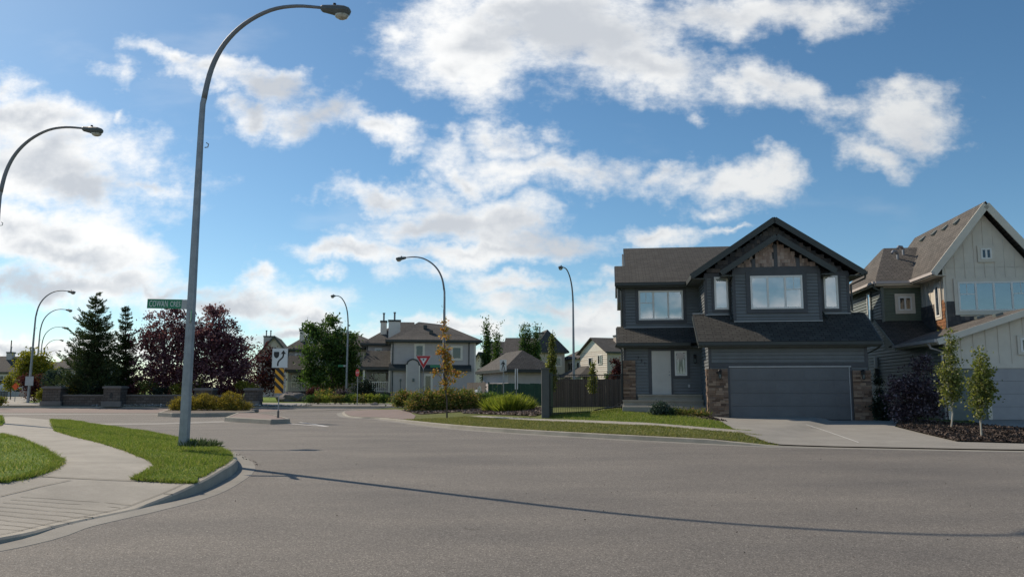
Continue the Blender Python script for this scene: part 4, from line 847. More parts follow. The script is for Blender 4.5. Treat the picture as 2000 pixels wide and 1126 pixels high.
# ------------------------------------------------------------------ street lamps
LP = [(0, 0), (0, 3), (0, 6.9), (.03, 7.45), (.16, 8.15), (.42, 8.72), (.84, 9.18), (1.4, 9.5), (1.97, 9.6), (2.6, 9.56)]
def make_lamp(label):
    t = thing('street_lamp', label, 'street lamp', group='curved steel street lamps')
    prof = smooth_line([(x, 0, z) for x, z in LP[:4]], 3); b = MB()
    n = len(prof); b.tube(prof, [.118-.055*p[2]/7.45 for p in prof], 8); pole = b.build('pole', M['galv'], t)
    b = MB(); b.tube([(.10, 0, 6.35), (.17, 0, 6.36), (.18, 0, 6.43), (.13, 0, 6.46)], .012, 5); b.build('banner_hook', M['darkgalv'], pole)
    prof = smooth_line([(x, 0, z) for x, z in LP[2:]], 4); prof = prof[4:]; b = MB(); m = len(prof)
    b.tube(prof, [.064-.030*i/(m-1) for i in range(m)], 8, True); b.build('arm', M['darkgalv'], t, True)
    # cobra-head luminaire: a tapered shell, a sagging lens underneath, a photocell on top
    b = MB(); secs = []
    for x, w, zt, zb in ((2.52, .06, .055, -.05), (2.56, .085, .075, -.085), (2.75, .11, .085, -.125), (2.92, .145, .085, -.17), (3.05, .155, .075, -.17), (3.15, .12, .045, -.11), (3.185, .05, .0, -.05)):
        secs.append([(x, w*cos(a), 9.55-.045*(x-2.52)/.66+(zt if sin(a) > 0 else -zb)*sin(a)) for a in [k*pi/5+pi/10 for k in range(10)]])
    for i in range(len(secs)-1):
        for k in range(10): b.face([secs[i][k], secs[i+1][k], secs[i+1][(k+1) % 10], secs[i][(k+1) % 10]])
    b.face(secs[0]); b.face(secs[-1][::-1]); lum = b.build('luminaire', M['lumgrey'], t)
    b = MB(); rings = []
    for j in range(5):
        r = cos(j*pi/8.5); zz = 9.39-.10*sin(j*pi/8.5)/1.0
        rings.append([(2.99+.16*r*cos(k*pi/6), .135*r*sin(k*pi/6), zz) for k in range(12)])
    for i in range(4):
        for k in range(12): b.face([rings[i][k], rings[i][(k+1) % 12], rings[i+1][(k+1) % 12], rings[i+1][k]])
    b.face(rings[-1]); b.build('lens', M['lensin'], lum, True)
    b = MB(); b.tube([(2.82, 0, 9.6), (2.82, 0, 9.665)], .036, 10); b.build('photocell', M['black'], lum)
    return t
def place_lamp(o, u, v, Y, ang, scale, label, lean=0.0, z=None):
    p = at(u, v, Y); o.location = (p.x, p.y, p.z if z is None else z); o.rotation_euler = (0, radians(lean), radians(ang)); o.scale = (scale,)*3; o['label'] = label
L0 = make_lamp('tall curved street lamp rising from the near grass corner, carrying the green street name sign')
lamp_list = [(359, 868, 16.8, 0, 1.0, None), (-38, 833, 29.3, 0, 1.17, 'curved street lamp at the left edge, its pole cut off beside the pavement'),
 (54, 790, 67, 0, 1.0, 'curved street lamp with a blank sign back, beside the stone wall and maroon shrub'), (66, 783, 85, 0, 1.02, 'second lamp of the receding row by the yellow-green tree'),
 (74, 779, 110, 0, 1.03, 'third lamp of the receding row, arm just left of the big spruce'), (79, 776, 140, 0, 1.05, 'fourth lamp of the receding row, half hidden by the yellow-green tree'), (84, 773, 178, 0, 1.05, 'farthest and smallest lamp of the receding row'),
 (676, 784, 74, 253, 1.0, 'street lamp with its arm towards the street beside the rounded green tree'), (866, 788, 51, 180, 1.0, 'street lamp arching left above the orange young tree and green blade sign'),
 (1121, 770, 58, 249, 1.0, 'street lamp standing behind the plank fence in front of the white house'), (1008, 740, 142, 112, .95, 'tiny far street lamp between the poplars')]
for i, (u, v, Y, a, s, lb) in enumerate(lamp_list):
    if i == 0: place_lamp(L0, u, v, Y, a, s, L0['label'], .25); continue
    zz = None if u not in (1121, 866, 676, 1008) else {1121: .42, 866: .35, 676: .25, 1008: .3}[u]
    place_lamp(copy_tree(L0), u, v, Y, a, s, lb, .9 if i in (2, 3) else 0.0, zz)
# signs carried by the near pole
pl = L0.location
# the sign hangs to the left of the pole, dipping slightly to it; local x runs left, so turn it half way round
t = thing('street_name_sign', 'green COWAN CRES street name sign on the near lamp pole', 'street sign', (pl.x+.02, pl.y-.02, 3.26), radians(-5)); t.rotation_euler = (0, radians(1.5), radians(-5))
b = MB(); b.box(-.98, -.20, -.004, .004, -.095, .105); b.build('blade', M['signgreen'], t)
b = MB(); b.box(-.21, -.12, -.014, .014, -.10, .10); b.bar((-.13, 0, 0), (-.085, 0, 0), .06, .2); b.build('bracket', M['signback'], t)
for s, x, size, fit in (('COWAN', -.725, .19, .41), ('CRES', -.355, .155, .225)):
    text_mesh('lettering', s, size, M['signwhite'], t, Matrix.Translation((x, -.0055, .0)) @ Matrix.Rotation(pi/2, 4, 'X'), .0012, fit=fit)
t = thing('street_name_sign', 'second green street name sign on the near lamp pole, seen almost edge-on', 'street sign', (pl.x+.05, pl.y-.1, 2.98), radians(-67)); b = MB()
b.box(.10, .74, -.004, .004, -.10, .10); b.build('blade', M['signgreen'], t); b = MB(); b.box(.0, .12, -.014, .014, -.10, .10); b.build('bracket', M['signback'], t)

# ------------------------------------------------------------------ keep-right sign on the median island
def post_sign(name, label, cat, u, v, Y, z, face=0.0):
    p = at(u, v, Y); return thing(name, label, cat, (p.x, p.y, z), face)
KS = post_sign('keep_right_sign', 'white keep-right sign above a yellow and black striped marker on the median island', 'traffic sign', 543, 815, 36.3, .15, radians(4))
b = MB(); b.tube([(0, 0, -.02), (0, 0, 3.05)], .026, 8); b.build('post', M['galv'], KS)
b = MB(); b.tube([(0, 0, -.01), (0, 0, .32), (0, 0, .36)], [.05, .05, .03], 8); b.tube([(0, 0, .02), (0, 0, .05)], [.07, .07], 8); b.build('base_sleeve', M['rock'], KS)
b = MB(); b.box(-.35, .35, -.045, -.035, 2.28, 3.16); pn = b.build('sign_panel', M['signwhite'], KS)
b = MB(); y0 = -.0485
for a in ((-.345, .345, 2.285, 2.295), (-.345, .345, 3.145, 3.155)): b.box(a[0], a[1], y0, -.0455, a[2], a[3])
for a in ((-.345, -.335), (.335, .345)): b.box(a[0], a[1], y0, -.0455, 2.296, 3.144)
b.build('border', M['signback'], pn)
def flatshape(mb, poly, y): mb.prism([(x, y, z) for x, z in poly], (0, 0, 0), (0, .003, 0))
b = MB(); sh = [(-.275, 3.0), (-.04, 3.0), (-.04, 2.86), (-.06, 2.79), (-.10, 2.735), (-.158, 2.705), (-.215, 2.735), (-.255, 2.79), (-.275, 2.86)]; flatshape(b, sh, -.0495)
cl = smooth_line([(-.085, 2.36, 0), (-.085, 2.47, 0), (-.06, 2.56, 0), (.0, 2.63, 0), (.075, 2.70, 0), (.135, 2.78, 0), (.15, 2.87, 0), (.15, 2.92, 0)], 3)
lo, ro = offset(cl, .034), offset(cl, -.034)
for i in range(len(cl)-1): flatshape(b, [lo[i], ro[i], ro[i+1], lo[i+1]], -.0495)
flatshape(b, [(.035, 2.905), (.265, 2.905), (.15, 3.075)], -.0495); b.build('symbol', M['black'], pn)
b = MB(); b.box(-.19, .20, -.045, -.035, 1.14, 2.262); mk = b.build('hazard_marker', M['yellow'], KS)
def clip(poly, f):
    out = []
    for i in range(len(poly)):
        a, c = poly[i], poly[(i+1) % len(poly)]; fa, fc = f(a), f(c)
        if fa >= 0: out.append(a)
        if (fa >= 0) != (fc >= 0): k = fa/(fa-fc); out.append((a[0]+(c[0]-a[0])*k, a[1]+(c[1]-a[1])*k))
    return out
b = MB()
for k in range(5):
    z0 = 1.18+k*.36; poly = [(-.4, z0+.53), (.4, z0-.27), (.4, z0-.07), (-.4, z0+.73)]
    for f in (lambda p: p[0]+.188, lambda p: .198-p[0], lambda p: p[1]-1.142, lambda p: 2.26-p[1]): poly = clip(poly, f) if poly else poly
    if len(poly) > 2: flatshape(b, poly, -.0495)
b.build('stripes', M['black'], mk)
# ------------------------------------------------------------------ yield sign, street blade, pedestrian sign, others
YS = post_sign('yield_sign', 'red and white triangular yield sign in front of the grey townhouse end wall', 'traffic sign', 826, 800, 46.5, .3)
b = MB(); b.tube([(0, 0, 0), (0, 0, 2.95)], .024, 6); b.build('post', M['darkgalv'], YS)
def tri(w, zc): return [(-w, zc+w*.58), (w, zc+w*.58), (0, zc-w*1.15)]
zc = 2.83
b = MB(); flatshape(b, tri(.46, zc), -.04); p_ = b.build('sign_panel', M['signwhite'], YS); b = MB(); flatshape(b, tri(.43, zc), -.0445); b.build('red_band', M['red'], p_)
b = MB(); flatshape(b, tri(.20, zc), -.049); b.build('white_centre', M['signwhite'], p_); b = MB(); b.tube([(0, -.0535, zc+.035), (0, -.0505, zc+.035)], .055, 10); b.build('emblem', M['greyside'], p_)
p = at(858, 714.5, 51); t = thing('street_name_sign', 'small green blade sign on the lamp behind the orange young tree', 'street sign', (p.x, p.y-.05, p.z)); b = MB(); b.box(-.58, .05, -.004, .004, -.09, .09); b.build('blade', M['signgreen'], t)
b = MB(); b.box(.05, .25, -.014, .014, -.08, .08); b.build('bracket', M['signback'], t); 
p = at(671, 714, 73.9); t = thing('street_name_sign', 'tiny green blade sign on the lamp beside the rounded green tree', 'street sign', (p.x, p.y-.05, p.z)); b = MB(); b.box(-.5, .0, -.004, .004, -.09, .09); b.build('blade', M['signgreen'], t); b = MB(); b.box(.0, .2, -.014, .014, -.08, .08); b.build('bracket', M['signback'], t)
SS = post_sign('stop_sign', 'small red octagonal stop sign by the low hedge, before the dark round shrub', 'traffic sign', 697.5, 791, 62.5, FZ)
b = MB(); b.tube([(0, 0, 0), (0, 0, 2.8)], .028, 6); b.build('post', M['galv'], SS)
oc = [(.30*cos(pi/8+k*pi/4), 2.55+.30*sin(pi/8+k*pi/4)) for k in range(8)]; b = MB(); flatshape(b, oc, -.04); pn = b.build('sign_panel', M['red'], SS); text_mesh('lettering', 'STOP', .2, M['signwhite'], pn, Matrix.Translation((0, -.045, 2.55)) @ Matrix.Rotation(pi/2, 4, 'X'), .001, fit=.40); SS.rotation_euler.z = radians(-48)
PS = post_sign('pedestrian_sign', 'white pedestrian crossing sign with a black walking figure above the green fence', 'traffic sign', 984.5, 800, 50, .35)
b = MB(); b.tube([(.0, 0, 0), (-.06, 0, 2.9)], .026, 6); b.build('post', M['galv'], PS)
b = MB(); b.box(-.27, .15, -.04, -.032, 2.24, 2.93); pn = b.build('sign_panel', M['signwhite'], PS)
b = MB(); c = -.06; yy = -.045
b.tube([(c+.0, yy-.0015, 2.84), (c+.0, yy+.0015, 2.84)], .035, 10)
for q in ([(c-.05, 2.79), (c+.05, 2.79), (c+.045, 2.58), (c-.04, 2.58)], [(c-.04, 2.6), (c+.01, 2.58), (c-.05, 2.32), (c-.10, 2.32)], [(c+.0, 2.58), (c+.045, 2.6), (c+.115, 2.33), (c+.065, 2.32)], [(c-.05, 2.79), (c-.03, 2.73), (c-.12, 2.60), (c-.15, 2.64)], [(c+.05, 2.79), (c+.13, 2.66), (c+.11, 2.60), (c+.03, 2.70)], [(c-.15, 2.285), (c+.15, 2.285), (c+.15, 2.31), (c-.15, 2.31)]): flatshape(b, q, yy)
b.build('symbol', M['black'], pn)
t = post_sign('sign_post', 'pair of narrow white sign plates seen edge-on, on a post beside the pedestrian sign', 'sign', 1008.5, 800, 47, .35)
b = MB(); b.tube([(0, 0, 0), (0, 0, 2.3)], .028, 6); b.build('post', M['galv'], t)
b = MB(); b.box(-.085, -.03, -.25, .22, 1.1, 2.3); b.build('sign_plate', M['signwhite'], t); b = MB(); b.box(.035, .09, -.25, .22, 1.1, 2.3); b.build('sign_plate', M['signwhite'], t)
p = at(936.5, 770, 52); t = thing('marker_post', 'pale round-topped marker with two legs before the brown fence', 'marker', (p.x, p.y, .4)); b = MB()
for s in (-.09, .09): b.box(s-.03, s+.03, -.03, .03, 0, .95)
b.build('leg', M['signback'], t); b = MB(); pts = [(.13*cos(k*pi/8), 1.0+.28*sin(k*pi/8)) for k in range(9)]+[(-.13, .92), (.13, .92)]; flatshape(b, pts[:9]+[(-.13, .92), (.13, .92)], -.04); b.build('plate', M['offwhite'], t)
p = at(57, 743, 66.85); t = thing('traffic_sign', 'blank grey back of a square sign fixed to the lamp by the maroon shrub', 'traffic sign', (p.x+.1, p.y+.0, p.z)); b = MB(); b.box(-.32, .36, -.19, -.17, -.4, .36); b.build('sign_panel', M['signback'], t); b = MB(); b.bar((-.2, -.15, 0), (.2, -.15, 0), .03, .05); b.build('bracket', M['galv'], t)
p = at(31, 754, 72); t = thing('construction_sign', 'small orange diamond construction sign near the left sidewalk', 'traffic sign', (p.x, p.y, FZ)); b = MB(); b.tube([(0, 0, 0), (0, 0, 1.9)], .03, 6); b.build('post', M['wood'] if 'wood' in M else M['galv'], t)
b = MB(); zc = p.z-FZ; flatshape(b, [(-.35, zc), (0, zc-.35), (.35, zc), (0, zc+.35)], -.05); b.build('sign_panel', M['orangesign'], t)
p = at(14, 775, 150); t = thing('utility_pole', 'distant utility pole with a side arm above the far roofs', 'utility pole', (p.x, p.y, .3)); b = MB(); b.tube([(0, 0, 0), (0, 0, 10.2)], [.16, .09], 6); b.build('pole', M['bark'], t); b = MB(); b.tube([(0, 0, 7.2), (.9, 0, 7.7), (2.2, 0, 7.7)], .06, 5); b.build('arm', M['galv'], t)

# ------------------------------------------------------------------ fences
def picket(mb, a, b_, z0, z1, w, gap, th):
    a, b_ = Vector(a), Vector(b_); L = (b_-a).length; n = int(L/(w+gap)); d = (b_-a)/L
    for i in range(n):
        p = a+d*(i+.5)*(w+gap); j = random.uniform(-.02, .02); q = d*w/2; nn = Vector((d.y, -d.x, 0))*th/2; off = nn*random.uniform(-.6, .6)
        c = [p-q-nn+off, p+q-nn+off, p+q+nn+off, p-q+nn+off]
        mb.prism([(v.x, v.y, z0) for v in c], (0, 0, 0), (0, 0, z1-z0+j))
IF = thing('iron_fence', 'black iron bar fence from the grey end post to the slate house corner', 'fence', (0, 0, 0))
fa, fb = (1.55, 34.2), (4.82, 35.0)
b = MB(); d = Vector((fb[0]-fa[0], fb[1]-fa[1], 0)); L = d.length
for i in range(34):
    k = (i+.5)/34; x, y = fa[0]+d.x*k, fa[1]+d.y*k; zg = zright(x, y); b.box(x-.0065, x+.0065, y-.0065, y+.0065, zg+.02, 2.1)
b.build('bars', M['iron'], IF)
for z in (2.08, .72): b = MB(); b.bar((*fa, z), (*fb, z), .035, .04); b.build('rail', M['iron'], IF)
for k in (.02, .985): b = MB(); x, y = fa[0]+d.x*k, fa[1]+d.y*k; b.box(x-.03, x+.03, y-.03, y+.03, zright(x, y)-.1, 2.16); b.build('post', M['iron'], IF)
PF = thing('plank_fence', 'dark brown vertical plank fence behind the iron fence', 'fence', (0, 0, 0)); b = MB(); pa, pb = (2.3, 48.2, 0), (8.6, 48.8, 0)
picket(b, pa, pb, .36, 2.06, .142, .005, .02); b.build('planks', M['plank'], PF)
for z in (.75, 1.75): b = MB(); b.bar((pa[0], pa[1]+.05, z), (pb[0], pb[1]+.05, z), .04, .09); b.build('rail', M['plank'], PF)
GE = thing('fence_panel', 'grey square end post with a dark green panel running back beside the mulch bed', 'fence', (0, 0, 0)); b = MB(); b.box(1.22, 1.52, 33.0, 33.3, .2, 2.28); b.build('post', M['fencegrey'], GE); b = MB(); b.box(1.19, 1.55, 32.97, 33.33, 2.28, 2.33); b.build('post_cap', M['fencegrey'], GE)
b = MB(); picket(b, (1.36, 33.3, 0), (1.9, 37.6, 0), .25, 2.2, .14, .006, .03); b.build('panel', M['greenfence'], GE)
GF = thing('green_fence', 'dark green board fence behind the leafy bed and pedestrian sign', 'fence', (0, 0, 0)); b = MB(); picket(b, (-1.55, 52, 0), (2.35, 52.6, 0), .3, 1.82, .3, .006, .03); b.build('boards', M['greenfence'], GF)
for x in (-1.5, .35, 2.3): b = MB(); b.box(x-.05, x+.05, 51.9, 52.0, .3, 1.9); b.build('post', M['greenfence'], GF)
BF = thing('board_fence', 'low brown fence with shade-darkened planks beside the grey townhouse end wall', 'fence', (0, 0, 0)); b = MB(); picket(b, (-3.7, 66, 0), (-1.9, 58, 0), .3, 1.95, .16, .01, .025); b.build('planks', M['shadefence'], BF); b = MB(); b.bar((-3.68, 66, 1.6), (-1.85, 58, 1.6), .04, .09); b.build('rail', M['shadefence'], BF)  # plank colour darkened to stand for the townhouse's shadow
p = at(712, 775, 80); PFN = thing('picket_fence', 'short pale wooden picket fence between the rounded green tree and dark shrub', 'fence', (p.x-1.8, p.y-2, .3)); b = MB(); picket(b, (-2.2, 0, 0), (.6, 0, 0), 0, 1.75, .1, .16, .03); b.build('pickets', islands('raw_wood', [(0, (.36, .25, .13)), (1, (.48, .34, .19))]), PFN); b = MB(); b.bar((-2.2, .05, 1.3), (.6, .05, 1.3), .04, .1); b.build('rail', M['shadefence'], PFN)
p = at(0, 765, 98); FF = thing('privacy_fence', 'long grey board fence at the far left behind the sidewalk', 'fence', (p.x, p.y, .3)); b = MB(); picket(b, (-8, 0, 0), (3.2, -6, 0), 0, 1.75, .5, .0, .04); b.build('boards', M['shadefence'], FF); b = MB(); b.bar((-8, -.06, 1.78), (3.2, -6.06, 1.78), .1, .06); b.build('cap_rail', M['shadefence'], FF)
p = at(0, 778, 82); HF = thing('black_fence', 'low black bar fence at the far left along the grass', 'fence', (p.x, p.y, .2)); b = MB(); picket(b, (-5, 1, 0), (1.6, -1.2, 0), 0, 1.0, .05, .07, .03); b.build('bars', M['iron'], HF); b = MB(); b.bar((-5, 1, .98), (1.6, -1.2, .98), .05, .06); b.build('rail', M['iron'], HF)

# ------------------------------------------------------------------ stone entrance wall with its pillars
WL = thing('stone_wall', 'long low split-block entrance wall with capped pillars under the spruce and purple trees', 'wall', (0, 0, 0))
def pillar(u0, u1, vt, Y, emblem=False):
    a, c = at(u0, vt, Y), at(u1, vt, Y); x0, x1, zt = a.x, c.x, a.z; b = MB(); b.box(x0+.08, x1-.08, Y, Y+1.1, .1, zt-.18); o = b.build('pillar', M['block'], WL)
    b = MB(); b.box(x0, x1, Y-.08, Y+1.18, zt-.18, zt-.04); b.box(x0+.1, x1-.1, Y+.02, Y+1.08, zt-.04, zt); b.build('pillar_cap', M['cap'], o)
    b = MB(); b.box(x0-.03, x1+.03, Y-.1, Y+.1, .1, .1+.42); b.build('plinth', M['cap'], o)
    if emblem:
        b = MB(); xm = (x0+x1)/2-.05; flatshape(b, [(xm-.1, zt-.95), (xm+.1, zt-.95), (xm+.13, zt-.7), (xm+.06, zt-.5), (xm-.04, zt-.48), (xm-.12, zt-.68)], Y-.012); b.build('plaque', M['black'], o)
pillar(82, 121, 753.5, 62.4); pillar(201, 238, 753, 61.8, True); pillar(378, 417, 757, 62.2); pillar(476, 507, 757, 62.5)
for (u0, u1, vt) in ((119, 204, 770), (235, 382, 770), (414, 480, 771)):
    a, c = at(u0, vt, 62.8), at(u1, vt, 62.8); b = MB(); b.box(a.x, c.x, 62.8, 63.2, .1, a.z-.1); o = b.build('wall_section', M['block'], WL); b = MB(); b.box(a.x, c.x, 62.74, 63.26, a.z-.1, a.z); b.build('coping', M['cap'], o)
for u, v, Y, s, lb in ((570, 772, 72, .85, 'large grey boulder on the lawn before the left townhouse porch'), (588, 768, 74, .55, 'dark boulder behind the large grey one'), (609, 771.5, 72.5, .32, 'small pale boulder beside the shrubs'), (732, 790, 62.8, .2, 'little tan stone on the far kerb'), (497, 806, 46.6, .16, 'white stone at the tip of the planter island')):
    p = at(u, v, Y); bm = bmesh.new(); bmesh.ops.create_icosphere(bm, subdivisions=3, radius=1)
    sd_ = random.random()*9
    for w in bm.verts: 
        n = w.co.normalized(); k = 1+.22*sin(n.x*3+sd_)*cos(n.y*4-sd_)+.10*sin(n.z*7+sd_*2+n.x*5); w.co = Vector((n.x*k*1.5, n.y*k, n.z*k*.72))*s
    me = bpy.data.meshes.new('boulder'); bm.to_mesh(me); bm.free(); me.materials.append(M['rock'] if s > .25 else M['cap']); o = link('boulder', me); o.location = (p.x, p.y, (zfar(p.x, p.y) if Y > 50 else .16)+s*.3); tag(o, lb, 'boulder')
# garden hose and a downspout splash at the house corner
p = hp(-3.75, 2.1); b = MB(); z = zright(*p)+.03; b.tube(smooth_line([(p[0]-.9, p[1]-.1, z-.02), (p[0]-.5, p[1]+.1, z+.06), (p[0]-.1, p[1]-.05, z+.1), (p[0]+.2, p[1], z+.28)], 4), .025, 6); tag(b.build('garden_hose', M['black']), 'dark garden hose trailing on the lawn at the slate house corner', 'hose')

# ------------------------------------------------------------------ background houses
def chimney(parent, x0, x1, y0, y1, z0, z1, mat='grey', flues=1):
    b = MB(); b.box(x0, x1, y0, y1, z0, z1); o = b.build('chimney', M[mat], parent)
    b = MB(); b.box(x0-.06, x1+.06, y0-.06, y1+.06, z1-.16, z1+.02); b.build('chimney_cap', M['fascia'], o)
    for k in range(flues):
        x = x0+(x1-x0)*(k+.5)/flues; b = MB(); b.tube([(x, (y0+y1)/2, z1), (x, (y0+y1)/2, z1+.75)], .09, 6); b.tube([(x, (y0+y1)/2, z1+.7), (x, (y0+y1)/2, z1+.82)], .13, 6); b.build('flue', M['darkgalv'], o)
    return o
def posts_rail(parent, x0, x1, y, zf, zt, n=13):
    for x in (x0, x1): b = MB(); b.box(x-.09, x+.09, y-.09, y+.09, zf, zt); b.build('porch_post', M['offwhite'], parent)
    b = MB(); b.box(x0+.09, x1-.09, y-.03, y+.03, zf+.92, zf+1.0); b.box(x0+.09, x1-.09, y-.03, y+.03, zf+.1, zf+.16)
    for k in range(n): x = x0+(x1-x0)*(k+.7)/(n+.4); b.box(x-.025, x+.025, y-.02, y+.02, zf+.16, zf+.92)
    b.build('porch_railing', M['offwhite'], parent)
def make_townhouse(label):
    t = thing('townhouse', label, 'townhouse', group='grey row townhouses with twin chimneys'); W = MB()
    W.box(.02, 7.58, .02, 10, 0, 5.6); W.box(-2.46, 5, 6.02, 17, 0, 5.6)
    fe = Frame(0, 0, 1, 0); fl_ = Frame(0, 6, 0, -1); f2 = Frame(-2.48, 6, 1, 0); f2l = Frame(-2.48, 17, 0, -1)
    fe.siding(W, 0, 7.6, .3, 5.58, .14); fl_.siding(W, 0, 6, .3, 5.58, .14); f2.siding(W, 0, 2.48, .3, 5.58, .14); f2l.siding(W, 0, 11, .3, 5.58, .14); Frame(7.6, 0, 0, 1).siding(W, 0, 10, .3, 5.58, .14)
    # rounded chimney chase on the end wall
    prof = [(1.38, .1), (2.52, .1), (2.52, 3.35), (2.40, 3.62), (2.15, 3.80), (1.92, 3.84), (1.68, 3.78), (1.46, 3.6), (1.38, 3.35)]
    W.prism([(x, -.55, z) for x, z in prof], (0, 0, 0), (0, .56, 0)); W.build('wall', M['grey'], t)
    R = MB(); pz = 7.65
    R.slab([(-.5, -.5, 5.66), (8.1, -.5, 5.66), (4.9, 4.2, pz-.25), (2.5, 4.2, pz)], .06); R.slab([(-.5, 6.5, 5.66), (-.5, -.5, 5.66), (2.5, 4.2, pz), (2.5, 9, pz)], .06); R.slab([(8.1, -.5, 5.66), (8.1, 10.4, 5.66), (4.9, 7, pz-.25), (4.9, 4.2, pz-.25)], .06); R.slab([(4.9, 7, pz-.25), (2.5, 9, pz), (2.5, 4.2, pz), (4.9, 4.2, pz-.25)], .05); R.slab([(8.1, 10.4, 5.66), (2.5, 10.4, 5.9), (2.5, 9, pz), (4.9, 7, pz-.25)], .06)
    R.slab([(-2.98, 5.5, 5.66), (2.2, 5.5, 5.66), (2.2, 10.2, 8.1), (.6, 10.2, 8.1)], .06); R.slab([(-2.98, 17.4, 5.66), (-2.98, 5.5, 5.66), (.6, 10.2, 8.1), (.6, 15, 8.1)], .06); R.slab([(2.2, 17.4, 5.9), (-2.98, 17.4, 5.66), (.6, 15, 8.1), (2.2, 15, 8.1)], .06)
    R.build('main_roof', M['roof_grey'], t)
    T = MB()
    for a, c in (((-.52, -.52), (8.12, -.52)), ((-.52, -.52), (-.52, 6)), ((8.12, -.52), (8.12, 10.4)), ((-3, 5.48), (-.5, 5.48)), ((-3, 5.48), (-3, 17))): T.bar((*a, 5.56), (*c, 5.56), .1, .2)
    T.build('fascia', M['fascia'], t)
    b = MB(); b.box(-.4, 8.0, -.4, .02, 5.42, 5.45); b.box(-.4, .02, -.4, 6, 5.425, 5.455); b.box(-2.9, -.4, 5.6, 6.02, 5.42, 5.45); b.build('soffit', M['soffit'], t)
    b = MB(); b.slab([(-.2, -.45, 3.10), (1.3, -.45, 3.10), (1.3, .03, 3.5), (-.2, .03, 3.5)], .22); b.slab([(2.6, -.45, 3.06), (7.2, -.45, 3.06), (7.2, .03, 3.46), (2.6, .03, 3.46)], .22)
    for i in range(3, 8): 
        x0, z0 = prof[i-1] if False else prof[i]; x1, z1 = prof[i+1] if i+1 < len(prof) else prof[-1]; b.bar((x0, -.28, z0+.06), (x1, -.28, z1+.06), .62, .12, (0, 0, 1))
    b.bar((2.52, -.28, 3.35), (2.40, -.28, 3.68), .62, .12); b.build('skirt_roof', M['fascia'], t)
    T = MB(); 
    for x in (1.38, 2.52): T.box(x-.05, x+.05, -.58, -.5, .3, 3.4)
    T.box(7.5, 7.64, -.03, .08, .3, 5.4); T.box(3.55, 3.60, -.03, .0, .3, 3.0); T.build('trim', M['offwhite'], t)
    windowset(t, fe, 2.15, 4.05, .72, 1.15, .02, trim='offwhite', tw=.12, inner='dark', fmat='offwhite'); windowset(t, fe, 5.45, 3.95, .85, 1.1, .02, trim='offwhite', tw=.12, inner='dark', fmat='offwhite'); windowset(t, fe, 3.0, .75, .62, 1.75, .02, trim='offwhite', tw=.12, inner='dark', fmat='offwhite')
    windowset(t, fl_, 4.2, 3.8, .9, 1.3, .02, trim='white', tw=.16, inner='dark'); windowset(t, fl_, 1.6, 3.8, 1.2, 1.3, .02, (1, 1), trim='white', tw=.16, inner='dark'); windowset(t, f2l, 7.5, 3.7, 1.4, 1.4, .02, (1, 1), trim='white', tw=.16, inner='dark'); windowset(t, f2, .9, 3.9, .5, 1.2, .02, trim='white', tw=.1, inner='dark')
    R = MB(); R.slab([(-2.75, .9, 3.25), (-.02, .9, 3.25), (-.02, 3.9, 4.85), (-2.35, 3.9, 4.85)], .07); R.slab([(-2.75, 5.9, 3.25), (-2.75, .9, 3.25), (-2.35, 3.9, 4.85), (-2.35, 5.9, 4.85)], .07); R.build('porch_roof', M['roof'], t)
    T = MB(); T.bar((-2.78, .88, 3.1), (-.02, .88, 3.1), .1, .24); T.box(-2.6, -.1, 1.1, 5.8, 2.96, 2.99); T.build('porch_beam', M['fascia'], t)
    b = MB(); b.box(-2.6, .0, 1.0, 6, .1, .92); b.build('porch_deck', M['fascia'], t); posts_rail(t, -2.45, -.15, 1.15, .92, 3.0)
    b = MB(); windowset(t, f2, .5, 1.3, 1.5, 1.5, .02, (1, 1), fmat='offwhite', inner='dark')
    chimney(t, -.4, .75, 6.4, 7.4, 6.0, 8.0, 'offwhite', 1); chimney(t, -1.2, -.6, 7.4, 8.3, 6.0, 8.0, 'offwhite', 1)
    for pts in ([(.12, -.5, 5.5), (.12, -.06, 5.3), (.12, -.06, .4)], [(7.0, -.5, 5.5), (7.0, -.06, 5.3), (7.0, -.06, 3.4)], [(-2.4, 5.6, 5.5), (-2.4, 5.95, 5.3), (-2.4, 5.95, 3.4)]): downspout(t, pts, 'fascia', .05)
    for x, z in ((2.9, 6.95), (3.4, 6.4)): b = MB(); b.box(x, x+.35, 1.1+(z-6.4)*2.2, 1.5+(z-6.4)*2.2, z-.1, z+.25); b.build('roof_vent', M['fascia'], t)
    b = MB(); b.box(.78, .92, -.12, .0, 1.95, 2.15); b.box(.82, .88, -.06, .0, .7, 1.95); b.build('gas_meter', M['greyside'], t); b = MB(); b.box(1.9, 2.08, -.68, -.55, 1.9, 2.2); b.build('meter_box', M['greyside'], t)
    return t
TH = make_townhouse('grey corner townhouse with two wall chimneys and a white-railed porch behind the yield sign')
p = at(763, 775, 72); TH.location = (p.x, p.y, .2); TH.rotation_euler.z = radians(8)
T2 = copy_tree(TH); T2['label'] = 'farther grey townhouse half hidden between the keep-right sign and the rounded green tree'; p = at(607, 770, 85); T2.location = (p.x, p.y, .25); T2.rotation_euler.z = radians(16); 
p = at(706, 670, 90); 

